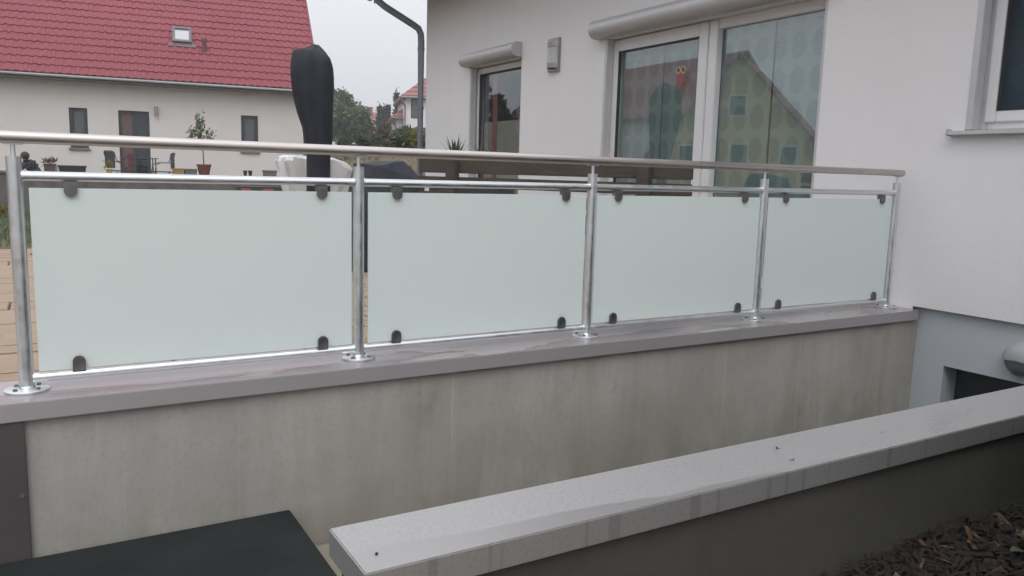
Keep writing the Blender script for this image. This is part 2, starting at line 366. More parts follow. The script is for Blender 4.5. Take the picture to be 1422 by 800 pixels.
def wall_grid(mb, x, u0, u1, z0, z1, holes, depth, place):
    """wall sheet with rectangular holes and reveals; place(u, z, d) -> point, d>0 goes into the wall"""
    us = sorted({u0, u1, *[h[0] for h in holes], *[h[1] for h in holes]}); zs = sorted({z0, z1, *[h[2] for h in holes], *[h[3] for h in holes]})
    us = [u for u in us if u0 <= u <= u1]; zs = [z for z in zs if z0 <= z <= z1]
    for a_, b_ in zip(us, us[1:]):
        for c_, d_ in zip(zs, zs[1:]):
            uc, zc = (a_+b_)/2, (c_+d_)/2
            if any(h[0] < uc < h[1] and h[2] < zc < h[3] for h in holes): continue
            mb.quad(place(a_, c_, 0), place(b_, c_, 0), place(b_, d_, 0), place(a_, d_, 0))
    for h in holes:
        A, B, Cc, D = h[0], h[1], h[2], h[3]; dp = h[4] if len(h) > 4 else depth
        for p, q in (((A, Cc), (B, Cc)), ((B, Cc), (B, D)), ((B, D), (A, D)), ((A, D), (A, Cc))):
            mb.quad(place(p[0], p[1], 0), place(q[0], q[1], 0), place(q[0], q[1], dp), place(p[0], p[1], dp))

# ------------------------------------------------------------------ ground
def pix(x, y_, d): return CAM+d*(fw+(x-711)/FPX*rt-(y_-400)/FPX*up)
def sm(t): t = min(1, max(0, t)); return t*t*(3-2*t)
TZ = -.06
def gh(x, y):
    if y < -1.8: return -.64+.34*sm((x-.4)/2.4)+.04*math.sin(x*2.1+y)
    h = TZ
    if y > 11.8: h = .2
    h = max(h, TZ+(1.20+.12*math.sin(x*.9+y*.5)+.08*math.sin(y*1.7))*sm((x-(4.75+(y-13)*.30))/.8)*sm((y-9.0)/4.5))
    return h+1.0*sm((y-24)/22)
gx = sorted({-300, -150, -80, -40, -25, -16, -12, -9, -6, -4, 5.13, 300, 150, 80, 50, *[i*.6 for i in range(-5, 9)], *[5.5+i*.7 for i in range(0, 16)], *range(18, 48, 3)})
gy = sorted({-300, -100, -40, -20, -10, -6, -4.5, -3.5, -1.87, 300, 150, 100, 75, *[-2.9+i*.2 for i in range(0, 6)], 6.1, *[6.6+i*.5 for i in range(0, 10)], 11.6, 11.81, *[12.2+i*.6 for i in range(0, 20)], *range(25, 62, 3)})
bm = bmesh.new(); gv = {}
def gvert(i, j):
    if (i, j) not in gv: gv[i, j] = bm.verts.new((gx[i], gy[j], gh(gx[i], gy[j]) if gy[j] != 6.1 else TZ-.01))
    return gv[i, j]
for i in range(len(gx)-1):
    for j in range(len(gy)-1):
        xc, yc = (gx[i]+gx[i+1])/2, (gy[j]+gy[j+1])/2
        if -6 < xc < 5.13 and -1.87 < yc < 6.1: continue
        bm.faces.new((gvert(i, j), gvert(i+1, j), gvert(i+1, j+1), gvert(i, j+1)))
me = bpy.data.meshes.new('ground'); bm.to_mesh(me); bm.free(); me.materials.append(M['ground'])
me.polygons.foreach_set('use_smooth', [True]*len(me.polygons))
struct(link('ground', me))
mb = MB(); mb.box((-6, -1.868, -.74), (-2.02, -.01, -.63)); struct(mb.build('path', 'joint'))

# terrace with single sandstone slabs
terr = struct(MB().box((-6, .12, -.3), (5.2, 6.12, -.085)).build('terrace', 'joint'))
pm = {}
y = .18; row = 0
rows = []
while y < 6.05:
    h = random.choice([.30, .40, .40, .18, .5]); h = min(h, 6.1-y); rows.append((y, h)); y += h
for (y, h) in rows:
    x = -3.0-random.random()*.4
    while x < 5.05:
        wd = round(random.choice([.4, .5, .6, .8]), 2); x1 = min(x+wd, 5.08)
        if x1-x > .08 and h > .06:
            key = (round(x1-x, 2), round(h, 2))
            if key not in pm:
                pm[key] = MB().box((.006, .006, -.03), (key[0]-.006, key[1]-.006, 0), .004).mesh('paving_slab', 'paver')
            ob = link('paving_slab', pm[key], terr); ob.location = (x, y, TZ-random.random()*.004); ob.rotation_euler = (random.uniform(-.004, .004), random.uniform(-.004, .004), 0)
        x += wd
# lawn grass between terrace and garden wall
N = 26000
P = np.stack([rng.uniform(-5, 4.2, N), rng.uniform(6.1, 11.55, N), np.full(N, TZ)], 1)
V, F = leaf_quads(P, .09, 2.2, .12)
tag(link('grass', np_mesh('grass', V, F, 'leaf')), 'short green lawn beyond the sandstone terrace', 'grass', kind='stuff')

# ------------------------------------------------------------------ retaining wall with sheet coping
XE = 5.125
rw = empty('retaining_wall', (0, 0, -.6), 'stained concrete retaining wall with grey sheet coping under the glass railing', 'wall')
def child(ob, par):
    ob.parent = par; ob.matrix_parent_inverse = Matrix.Translation(par.location).inverted() if par.rotation_euler.z == 0 else par.matrix_basis.inverted(); return ob
child(MB().box((-2, -.138, -2.6), (XE, .118, -.063)).build('concrete_body', 'concrete'), rw)
cp = MB(); cp.box((-2, -.167, -.066), (5.084, .167, 0), .003); child(cp.build('coping', 'coping'), rw)
sp = child(MB().box((-2, -.158, -.60), (-.012, -.1385, -.067), .002).build('cladding_sheet', 'sheet'), rw)
for z in (-.335,):
    ob = MB().tube((-.03, -.164, z), (-.03, -.157, z), .006, seg=10).build('screw', 'galv'); child(ob, rw)

# landing and stair going down to the basement
st = empty('basement_stair', (.9, -.9, -2.3), 'concrete basement stair descending beside the stained retaining wall', 'stair')
for k in range(9):
    x0 = .88+.28*k; z1 = -.757-.19*k
    child(MB().box((x0, -1.668, -2.6), (x0+.28 if k < 8 else XE, -.1405, z1), .004).build('step', 'tread'), st)
tag(MB().box((-2, -1.66, -.625), (.895, -.160, -.565), .006).build('landing_slab', 'slab'), 'black slab covering the stair landing at the foot of the retaining wall', 'slab')
child(MB().box((-2, -1.66, -2.6), (.879, -.141, -.627)).build('landing_block', 'tread'), st)

# low wall in front of the stair well
lw = empty('low_wall', (.6, -1.76, -.6), 'low dark rendered wall with pale wet sheet coping bordering the mulch bed', 'wall')
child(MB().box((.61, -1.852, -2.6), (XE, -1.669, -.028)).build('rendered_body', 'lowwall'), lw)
child(MB().box((.588, -1.876, -.031), (5.07, -1.646, .035), .003).build('coping', 'coping_low'), lw)

# ------------------------------------------------------------------ glass railing
rl = empty('glass_railing', (2.5, 0, 0), 'galvanised steel railing with four frosted glass panels and round stainless handrail', 'railing')
S = [0, 1.245, 2.475, 3.712, 4.965]
for i, x in enumerate(S):
    p = child(MB().tube((x, 0, .004), (x, 0, .8314), .0242, seg=28).build('post', 'galv', smooth=True), rl)
    cpo = child(MB().tube((x, 0, .8310), (x, 0, .8345), .0246, seg=28).build('post_cap', 'galv', smooth=True), rl)
    cpo.parent = p; cpo.matrix_parent_inverse = Matrix.Identity(4)
    def sub(ob): ob.parent = p; ob.matrix_parent_inverse = Matrix.Identity(4)
    sub(MB().lathe([(.072, .001), (.072, .008), (.068, .0105), (.027, .0115), (.0265, .016), (.0243, .019)], (x, 0, 0), 32).build('base_plate', 'galv', smooth=True))
    for k in range(4):
        an = k*math.pi/2+.75
        sub(MB().tube((x+.050*math.cos(an), .050*math.sin(an), .010), (x+.050*math.cos(an), .050*math.sin(an), .0165), .0085, seg=6).build('bolt', 'clamp'))
    sub(MB().tube((x, 0, .8335), (x, 0, .878), .0075, seg=14).build('spigot', 'galv', smooth=True))
    sub(MB().box((x-.032, -.011, .8745), (x+.032, .011, .8805), .002).build('saddle', 'stainless'))
    # weld collars where rails meet the post
hr = child(MB().path([(-.16, 0, .9), (5.012, 0, .9)], .0212, 28).build('handrail', 'stainless', smooth=True), rl)
ec = MB().lathe([(.0205, 0), (.019, .006), (.013, .0105), (.004, .0125)], (0, 0, 0), 24).build('end_cap', 'stainless', smooth=True)
ec.location = (5.012, 0, .9); ec.rotation_euler = (0, rad(90), 0); ec.parent = hr
ec2 = link('end_cap', ec.data, hr); ec2.location = (-.16, 0, .9); ec2.rotation_euler = (0, rad(-90), 0)
edges = [(.040, 1.2135), (1.288, 2.440), (2.506, 3.684), (3.756, 4.925)]
clx = [(.168, 1.084), (1.419, 2.312), (2.638, 3.553), (3.895, 4.812)]
def clamp_mesh(topc):
    w_, h_ = .0215, .055; pts = []
    for k in range(9):
        an = math.pi*k/8; pts.append((w_*math.cos(an), -.016, h_-w_+w_*math.sin(an)))
    pts += [(-w_, -.016, 0), (w_, -.016, 0)]
    if topc: pts = [(a_, b_, -c_) for a_, b_, c_ in pts]
    return MB().prism(pts, (0, .032, 0)).mesh('clamp', 'clamp')
CT, CB = clamp_mesh(True), clamp_mesh(False)
for i in range(4):
    a0, a1 = S[i]+.0235, S[i+1]-.0235
    for nm, z in (('upper_rail', .768), ('lower_rail', .045)):
        r_ = child(MB().tube((a0, 0, z), (a1, 0, z), .0168, seg=24).build(nm, 'galv', smooth=True), rl)
        for xx in (a0, a1):   # irregular weld bead
            q = MB().path([(xx-.004, 0, z), (xx+.004, 0, z)], .0195, 16).build('weld', 'galv', smooth=True); q.parent = r_; q.matrix_parent_inverse = Matrix.Identity(4)
    e0, e1 = edges[i]
    gp = child(MB().box((e0, -.004, .067), (e1, .004, .727), .001).build('glass_panel', 'frost'), rl)
    for xx in clx[i]:
        for tp in (True, False):
            q = link('clamp', CT if tp else CB, gp); q.location = (xx, 0, .752 if tp else .060)

# ------------------------------------------------------------------ the house on the right
HX = 5.088
hs_ = empty('white_house', (9, 0, TZ), 'white rendered house with sliding terrace door, roller shutter boxes and zinc downpipe', 'house')
pl = lambda u, z, d: (HX+d, u, z)
# openings: u = world Y
RW = (-1.75, -.343, 1.171, 2.20); DR = (.764, 3.44, TZ+.02, 2.20); W1 = (5.075, 6.407, TZ+.06, 2.205)
mb = MB(); wall_grid(mb, HX, -7, 7.82, .02, 3.9, [RW+(.22,), DR+(.22,), W1+(.22,)], .2, pl)
# holes below .02 handled: terrace side wall strip continues down
mb.quad((HX, -7, .02), (HX, -.119, .02), (HX+.06, -.119, .02), (HX+.06, -7, .02))
mb.quad((HX, -.119, .02), (HX, .10, .02), (HX, .10, -.2), (HX, -.119, -.2))
for a_, b_ in ((.10, .764), (3.44, 5.075), (6.407, 7.82)):
    mb.quad((HX, a_, -.3), (HX, b_, -.3), (HX, b_, .02), (HX, a_, .02))
mb.quad((HX, 7.82, -.3), (13, 7.82, -.3), (13, 7.82, 3.9), (HX, 7.82, 3.9))
mb.quad((HX, -7, .02), (13, -7, .02), (13, -7, 3.9), (HX, -7, 3.9))
mb.quad((13, -7, -.3), (13, 7.82, -.3), (13, 7.82, 3.9), (13, -7, 3.9))
mb.quad((HX, -7, .02), (HX+.06, -7, .02), (13, -7, .02), (13, -7, .0201)) if False else None
child(mb.build('wall', 'plaster'), hs_)
# recessed plinth with basement window niche
mb = MB(); NI = (-1.25, -.345, -.92, -.345)
wall_grid(mb, HX+.04, -7, .12, -2.6, .03, [NI+(.16,)], .16, lambda u, z, d: (HX+.04+d, u, z))
child(mb.build('plinth', 'plinth'), hs_)
mb = MB(); mb.box((HX+.20, -1.26, -.93), (HX+.21, -.335, -.335)); child(mb.build('basement_window', 'niche'), hs_)
bw = hs_.children[-1]
# rooms behind the windows
mb = MB()
for lo, hi in (((HX+.26, -3.4, .3), (9.5, -.12, 3.0)), ((HX+.26, .3, TZ), (9.5, 7.6, 3.0))):
    (x0, y0, z0), (x1, y1, z1) = lo, hi
    mb.quad((x0, y0, z0), (x1, y0, z0), (x1, y1, z0), (x0, y1, z0)); mb.quad((x0, y0, z1), (x1, y0, z1), (x1, y1, z1), (x0, y1, z1))
    mb.quad((x1, y0, z0), (x1, y1, z0), (x1, y1, z1), (x1, y0, z1)); mb.quad((x0, y0, z0), (x1, y0, z0), (x1, y0, z1), (x0, y0, z1)); mb.quad((x0, y1, z0), (x1, y1, z0), (x1, y1, z1), (x0, y1, z1))
child(mb.build('room', 'room'), hs_)
def frame_ring(mb, x0, x1, u0, u1, z0, z1, t, tb=None, bev=.006):
    tb = tb or t
    mb.box((x0, u0, z0), (x1, u0+t, z1), bev); mb.box((x0, u1-t, z0), (x1, u1, z1), bev)
    mb.box((x0+.001, u0+t+.0005, z1-t), (x1-.001, u1-t-.0005, z1), bev); mb.box((x0+.001, u0+t+.0005, z0), (x1-.001, u1-t-.0005, z0+tb), bev)
def subp(ob, p): ob.parent = p; ob.matrix_parent_inverse = Matrix.Identity(4); return ob
R0 = HX+.085
# --- sliding door
mb = MB(); frame_ring(mb, R0+.02, R0+.13, .766, 3.438, TZ+.02, 2.198, .085, .06)
dr = child(mb.build('sliding_door', 'pvc'), hs_); dr['label'] = 'wide white sliding terrace door with two glass leaves'
mb = MB(); frame_ring(mb, R0-.005, R0+.055, 2.06, 3.43, TZ+.06, 2.185, .115); subp(mb.build('sash', 'pvc'), dr)
mb = MB(); mb.box((R0+.004, 1.955, TZ+.07), (R0+.075, 2.058, 2.185), .006); subp(mb.build('mullion', 'pvc'), dr)
subp(MB().box((R0+.030, 2.17, TZ+.16), (R0+.036, 3.32, 2.075)).build('pane', 'glass'), dr)
subp(MB().box((R0+.060, .85, TZ+.10), (R0+.066, 1.955, 2.115)).build('pane', 'glass'), dr)
for u0, u1, z0, z1, xx in ((2.168, 3.322, TZ+.158, 2.077, R0+.027),):
    mb = MB(); frame_ring(mb, xx-.028, xx+.004, u0, u1, z0, z1, .010, bev=0); subp(mb.build('seal', 'seal'), dr)
for u0, u1 in ((2.13, 2.735), (2.745, 3.36), (.83, 1.385), (1.405, 1.97)):
    subp(MB().box((R0+.10, u0, TZ+.08), (R0+.104, u1, 2.15)).build('blind', 'blind'), dr)
# --- guide rails and shutter boxes
for u in (3.395, 6.362, -.388):
    z0, z1 = (1.175, 2.2) if u < 0 else (TZ+.03, 2.198)
    child(MB().box((HX-.006, u, z0), (HX+.075, u+.043, z1), .003).build('guide_rail', 'alurail'), hs_)
for u in (.766, 5.077):
    child(MB().box((HX+.01, u, TZ+.03), (HX+.075, u+.030, 2.198), .003).build('guide_rail', 'alurail'), hs_)
def shutter(u0, u1, z0, z1, dpt):
    prof = [(HX+.03, z0), (HX+.03, z1)]; zc = (z0+z1)/2; hh = (z1-z0)/2
    for k in range(0, 13):
        an = math.pi/2-math.pi*k/12; prof.append((HX-dpt+hh*.95-hh*.95*math.cos(an), zc+hh*math.sin(an)))
    ob = child(MB().prism([(x, u0, z) for x, z in prof], (0, u1-u0, 0)).build('shutter_box', 'alu', smooth=True, ang=35), hs_)
    for uu in (u0-.006, u1+.001):
        subp(MB().prism([(x, uu, zc+(z-zc)*1.02) for x, z in prof], (0, .005, 0)).build('end_cap', 'alu'), ob)
shutter(.70, 3.54, 2.205, 2.385, .15); shutter(5.085, 6.46, 2.210, 2.375, .15); shutter(-1.8, -.30, 2.206, 2.385, .15)
# --- french window at the far end
mb = MB(); frame_ring(mb, R0+.01, R0+.08, 5.10, 6.385, TZ+.08, 2.19, .07)
fwn = child(mb.build('french_window', 'pvc'), hs_)
mb = MB(); frame_ring(mb, R0+.012, R0+.05, 5.172, 6.313, TZ+.152, 2.118, .012, bev=0); subp(mb.build('seal', 'seal'), fwn)
subp(MB().box((R0+.046, 5.17, TZ+.15), (R0+.052, 6.315, 2.12)).build('pane', 'glass'), fwn)
subp(MB().box((R0+.12, 5.12, TZ+.1), (R0+.124, 6.36, 1.5)).build('blind', 'blind2'), fwn)
for u in (5.25, 6.0): subp(MB().box((R0+.112, u, TZ+.1), (R0+.116, u+.12, 2.15)).build('curtain', 'blind_red'), fwn)
# --- window above the well
mb = MB(); frame_ring(mb, R0+.02, R0+.09, -1.70, -.36, 1.178, 2.19, .055)
rwn = child(mb.build('window', 'pvc'), hs_)
mb = MB(); frame_ring(mb, R0-.0, R0+.05, -1.66, -.405, 1.222, 2.17, .070); subp(mb.build('sash', 'pvc'), rwn)
mb = MB(); frame_ring(mb, R0+.003, R0+.04, -1.592, -.473, 1.290, 2.102, .006, bev=0); subp(mb.build('seal', 'seal'), rwn)
subp(MB().box((R0+.030, -1.6, 1.285), (R0+.036, -.47, 2.11)).build('pane', 'glass'), rwn)
subp(MB().box((R0+.10, -1.62, 1.25), (R0+.104, -.44, 2.14)).build('blind', 'blind_navy'), rwn)
subp(MB().box((HX-.055, -1.82, 1.142), (R0+.03, -.262, 1.168), .003).build('sill', 'alurail'), rwn)
subp(MB().box((HX-.058, -.262, 1.138), (R0+.0, -.254, 1.182), .002).build('sill_end', 'alurail'), rwn)
# --- roof, gutter and downpipe
ov = .62; rp = rad(38)
mb = MB(); ex, ez = HX-ov, 3.42
poly = [(ex, 0, ez), (9.05, 0, ez+(9.05-ex)*math.tan(rp)), (9.05+ (9.05-ex), 0, ez), (13.6, 0, ez-.16), (9.05, 0, ez+(9.05-ex)*math.tan(rp)-.2), (ex, 0, ez-.16)]
mb.prism([(x, -7.5, z) for x, _, z in poly], (0, 15.85, 0)); rf = child(mb.build('roof', 'oldtile'), hs_)
for yy in (7.80, -6.98):
    g_ = [(HX+.01, yy, 3.85), (12.99, yy, 3.85), (9.05, yy, 6.9)]; child(MB().prism(g_, (0, .015, 0)).build('gable', 'plaster'), hs_)
pts = [(ex-.07+.07*math.cos(t), -7.5, 3.36+.07*math.sin(t)) for t in [math.pi+math.pi*k/10 for k in range(11)]]
child(MB().prism(pts, (0, 15.85, 0)).build('gutter', 'zincpipe'), hs_)
PY = 7.93
dpts = [(4.405, 8.1, 3.40), (4.405, 8.1, 3.33), (4.44, 8.09, 3.25), (4.53, 8.06, 3.18), (4.93, 7.96, 2.96), (5.01, 7.94, 2.91), (5.045, PY, 2.83), (5.05, PY, 2.70), (5.05, PY, -.1)]
dp = child(MB().path(dpts, .05, 16).build('downpipe', 'zincpipe', smooth=True), hs_)
for z in (.5, 1.75, 2.6): subp(MB().tube((5.05, PY, z), (5.05, PY, z+.03), .055, seg=16).build('pipe_clip', 'zincpipe', smooth=True), dp)

# wall lamps, sticker
lp = empty('wall_lamp', (HX, 4.36, 2.14), 'rectangular metal wall lamp with milky glass between terrace door and french window', 'lamp')
child(MB().box((HX-.03, 4.25, 1.965), (HX+.002, 4.47, 2.325), .004).build('back_plate', 'lampmetal'), lp)
arc = [(HX-.03-.055*math.sin(math.pi*k/10), 4.27+.18*k/10) for k in range(11)]
child(MB().prism([(x, y_, 2.0) for x, y_ in arc], (0, 0, .285)).build('lamp_glass', 'lampglass', smooth=True, ang=50), lp)
for z in (2.0, 2.225):
    arc2 = [(HX-.03-.062*math.sin(math.pi*k/10), 4.262+.196*k/10) for k in range(11)]
    child(MB().prism([(x, y_, z) for x, y_ in arc2], (0, 0, .055)).build('lamp_band', 'lampmetal', smooth=True, ang=50), lp)
bl = empty('bulkhead_lamp', (HX+.04, -.83, -.195), 'round grey bulkhead lamp with eyelid hood on the basement plinth', 'lamp')
def dome(r, dz, k0, k1, mat, name, sc=1.0):
    mb = MB(); rings = []
    for i in range(9):
        t = (math.pi/2)*i/8; rr = r*math.cos(t)**.8 if i < 8 else .001; d = .085*sc*math.sin(t)
        rings.append([(HX+.04-.012-d, -.83+rr*math.cos(k0+(k1-k0)*k/16), -.195+rr*math.sin(k0+(k1-k0)*k/16)) for k in range(17)])
    R_ = [[mb.bm.verts.new(p) for p in r_] for r_ in rings]
    for A, B in zip(R_, R_[1:]):
        for k in range(16): mb.bm.faces.new((A[k], A[k+1], B[k+1], B[k]))
    bmesh.ops.remove_doubles(mb.bm, verts=mb.bm.verts, dist=.0008)
    return child(mb.build(name, mat, smooth=True, ang=60), bl)
dome(.112, 0, -.12, math.pi+.12, 'lamphood', 'hood', 1.08); dome(.105, 0, 0, 2*math.pi, 'lampdark', 'lamp_glass', 1.0)
q = MB().lathe([(.115, 0), (.115, .012), (.105, .014)], (0, 0, 0), 32).build('base_ring', 'lamphood', smooth=True)
q.parent = bl; q.rotation_euler = (0, rad(-90), 0); q.location = (0, 0, 0)

ow = empty('window_sticker', (R0+.045, 2.37, 1.70), 'red and cream owl sticker perched on a branch, stuck to the terrace door glass', 'sticker')
SX = R0+.046; OC = 2.44; OZ = 1.76
def disc(cy, cz, ry, rz, d, mat, name, n=20):
    return child(MB().prism([(SX-d, cy+ry*math.cos(2*math.pi*k/n), cz+rz*math.sin(2*math.pi*k/n)) for k in range(n)], (.001, 0, 0)).build(name, mat), ow)
disc(OC, OZ-.01, .056, .075, .001, 'owlred', 'body')
for s_ in (-1, 1):
    disc(OC+s_*.034, OZ+.055, .034, .036, .0025, 'owlcream', 'eye'); disc(OC+s_*.032, OZ+.055, .018, .020, .004, 'owldark', 'pupil')
child(MB().prism([(SX, OC-.13, OZ-.045), (SX, OC+.07, OZ-.10), (SX, OC+.07, OZ-.085), (SX, OC-.13, OZ-.035)], (.001, 0, 0)).build('branch', 'owlbranch'), ow)
child(MB().prism([(SX, OC-.01, OZ-.08), (SX, OC+.01, OZ-.085), (SX, OC-.05, OZ-.17), (SX, OC-.06, OZ-.165)], (.001, 0, 0)).build('twig', 'owlbranch'), ow)

# ------------------------------------------------------------------ things on the terrace
# closed cantilever parasol in its cover
pr_ = empty('covered_parasol', (2.70, 5.5, TZ), 'closed parasol wrapped in a dark navy cover, taller than the railing', 'parasol')
prof = [(-.02, .127, .048), (.5, .127, .048), (.97, .127, .048), (1.09, .147, .044), (1.245, .159, .032), (1.40, .186, .012), (1.55, .210, -.004), (1.70, .229, -.008), (1.82, .231, -.010), (1.93, .226, -.012), (1.985, .214, -.008), (2.03, .195, -.002)]
rings = []
for z, r_, off in prof:
    ring = []
    for k in range(40):
        an = 2*math.pi*k/40; f = 1+.035*math.sin(3*an+z*2.2)*min(1, max(0, z)) + .035*math.sin(6*an-z*2.5)+ .018*math.sin(11*an+z*9)
        e_ = 2.6; f *= (abs(math.cos(an))**e_+abs(math.sin(an))**e_)**(-1/e_)*.97
        ring.append((2.70+off+r_*f*math.cos(an), 5.5+r_*.85*f*math.sin(an), z+(.05*(-math.cos(an)) if z > 1.95 else 0)+.012*math.sin(5*an)*(1 if z > 1 else 0)))
    rings.append(ring)
top_ = rings[-1]
for sc_, zz, ox in ((.72, 2.085, .012), (.38, 2.13, .028), (.12, 2.155, .036)):
    rings.append([(2.70+ox+(x-2.70)*sc_, 5.5+(y_-5.5)*sc_, z*(sc_*.45)+zz*(1-sc_*.45)+.006*math.sin(k*1.9)) for k, (x, y_, z) in enumerate(top_)])
child(MB().loft(rings).build('cover', 'cover', smooth=True, ang=38), pr_)
child(MB().box((2.35, 5.15, TZ), (3.05, 5.85, TZ+.07), .01).build('base', 'greyblock'), pr_)
child(MB().tube((2.70, 5.5, 0), (2.70, 5.5, .2), .04).build('pole', 'steelframe', smooth=True), pr_)

# barbecue under a white tarp
bb = empty('covered_barbecue', (2.98, 6.35, TZ), 'barbecue under a crumpled white tarp behind the covered parasol', 'barbecue')
rings = []
for z, sx, sy, e in ((0.12, .33, .27, 3), (.35, .33, .27, 3), (.55, .345, .27, 3), (.70, .37, .28, 4), (.80, .39, .285, 6), (.88, .41, .29, 9), (.925, .405, .28, 9), (.945, .36, .25, 7), (.95, .2, .14, 4), (.952, .05, .04, 2)):
    ring = []
    for k in range(64):
        an = 2*math.pi*k/64; c_, s_ = math.cos(an), math.sin(an); rr = (abs(c_)**e+abs(s_)**e)**(-1/e); amp = 1.5 if z < .8 else (.9 if z < .9 else .35)
        fold = 1+amp*(.07*math.sin(8*an+z*2.5)+.05*math.sin(15*an-3*z+1))
        xx = sx*rr*fold*c_; zz = z-(.16*max(0, (xx-.16)/.25)**1.6 if z > .6 else 0)+(.02*max(0, -xx/.4) if z > .85 else 0)+.008*math.sin(13*an)
        ring.append((2.965+xx*(1.1 if c_ > 0 else 1), 6.35+sy*rr*fold*s_, zz))
    rings.append(ring)
child(MB().loft(rings).build('tarp', 'tarp', smooth=True, ang=14), bb)
for dx in (-.25, .25):
    for dy in (-.18, .18): child(MB().tube((2.98+dx, 6.35+dy, TZ), (2.98+dx, 6.35+dy, .2), .02, seg=10).build('leg', 'steelframe'), bb)

# storage box with red catches
sc = pix(360, 262, 9.3); sc.z = TZ
sb = empty('storage_box', sc, 'dark storage box with two red catches left of the white tarp', 'box', rotz=rad(-14))
q = MB().box((-.24, -.18, 0), (.24, .18, .60), .015).build('box_body', 'darkplastic'); q.parent = sb
q = MB().box((-.25, -.19, .601), (.25, .19, .655), .012).build('lid', 'darkplastic'); q.parent = sb
for dx in (-.14, .10): q = MB().box((dx-.055, -.200, .58), (dx+.055, -.1905, .635), .003).build('catch', 'owlred'); q.parent = sb

# dark sheet over stacked garden furniture
cf = empty('covered_furniture', (2.72, 3.6, TZ), 'dark grey sheet draped over garden furniture beside the wooden bench', 'cover')
mb = MB()
base = [(2.31, 3.36), (2.62, 3.20), (2.98, 3.12), (3.10, 3.45), (3.0, 3.95), (2.52, 3.98)]
topp = [(2.52, 3.46, .875), (2.62, 3.38, .86), (2.99, 3.22, .74), (2.90, 3.45, .915), (2.86, 3.75, .915), (2.56, 3.8, .88)]
mid = [(2.34, 3.38, .45), (2.62, 3.22, .42), (3.03, 3.13, .40), (3.10, 3.46, .45), (3.0, 3.93, .45), (2.52, 3.96, .45)]
mb.loft([[(x, y_, TZ+.005) for x, y_ in base], mid, topp])
bmesh.ops.triangulate(mb.bm, faces=mb.bm.faces[:]); bmesh.ops.subdivide_edges(mb.bm, edges=mb.bm.edges[:], cuts=2, use_grid_fill=True)
for v in mb.bm.verts:
    if v.co.z > .02: v.co += Vector((random.uniform(-1, 1), random.uniform(-1, 1), random.uniform(-1, .3)))*.007
child(mb.build('sheet', 'cover', smooth=True, ang=13), cf)

# wooden bench seen from behind
A_ = Vector((2.93, 2.96, 0)); B_ = Vector((4.00, 1.02, 0))
A_ = pix(581, 240, 6.7); B_ = pix(961, 245, 5.6); A_.z = B_.z = 0
L = (B_-A_).length; bd = (B_-A_).normalized(); bang = math.atan2(bd.y, bd.x)
be = empty('wooden_bench', ((A_+B_)/2+Vector((0, 0, TZ))), 'weathered dark wooden bench seen from behind, under the terrace door', 'bench', rotz=bang)
be['label'] = 'weathered dark wooden slatted bench standing with its back to the glass railing'
def bpart(lo, hi, name, bev=.005):
    ob = MB().box(lo, hi, bev).build(name, 'wood'); ob.parent = be; return ob
h2 = L/2; z0 = -TZ
for (a_, b_) in ((.815, .935), (.700, .785), (.570, .660)):
    bpart((-h2, .0, a_+z0), (h2, .035, b_+z0), 'back_slat')
for k in range(4): bpart((-h2+.03, .05+.115*k, .43+z0), (h2-.03, .05+.115*k+.10, .465+z0), 'seat_slat')
bpart((-h2+.03, .02, .375+z0), (h2-.03, .049, .53+z0), 'apron')
for fx in (.155, .855):
    xx = -h2+L*fx
    bpart((xx-.05, -.072, .0), (xx+.05, -.003, .915+z0), 'leg', .008)
    bpart((xx-.045, .44, .0), (xx+.045, .50, .43+z0), 'leg', .008)
    bpart((xx-.03, -.002, .34+z0), (xx+.03, .438, .425+z0), 'bearer')

# planter trough with spiky plants
pc = pix(655, 240, 8.2); pc.z = TZ
pt = empty('planter_trough', pc, 'dark planter trough with two spiky plants in front of the french window', 'planter', rotz=rad(-55))
mb = MB(); mb.box((-.42, -.16, 0), (.42, .16, .80), .015); q = mb.build('trough', 'darkplastic'); q.parent = pt
q = MB().box((-.39, -.13, .79), (.39, .13, .805)).build('soil', 'soil'); q.parent = pt
def spiky(cx, cy, z, n, ln, name, par, mat='leaf_dark'):
    mb = MB()
    for k in range(n):
        an = 2*math.pi*k/n+random.random(); ti = random.uniform(.15, .95); l_ = ln*random.uniform(.75, 1.15)
        d = Vector((math.cos(an)*math.sin(ti), math.sin(an)*math.sin(ti), math.cos(ti))); s_ = Vector((-math.sin(an), math.cos(an), 0))*.014
        p0 = Vector((cx, cy, z)); p1 = p0+d*l_*.5; p2 = p0+d*l_+Vector((0, 0, -.08*ti*l_))
        A = [mb.bm.verts.new(v) for v in (p0-s_*.5, p0+s_*.5, p1+s_, p2, p1-s_)]; mb.bm.faces.new(A)
    q = mb.build(name, mat); q.parent = par; return q
pl_l = pix(622, 212, 8.0); 
for (px_, py_, d_) in ((624, 212, 8.1), (672, 219, 8.2)):
    wp = pix(px_, py_, d_); lpnt = Matrix.Rotation(rad(55), 3, 'Z') @ (wp-pc)
    q = MB().tube((lpnt.x, lpnt.y*.3, .8), (lpnt.x, lpnt.y*.3, wp.z-TZ-.06), .012, seg=8).build('stem', 'bark'); q.parent = pt
    spiky(lpnt.x, lpnt.y*.3, wp.z-TZ-.08, 16, .27, 'leaves', pt, 'leaf_grey')

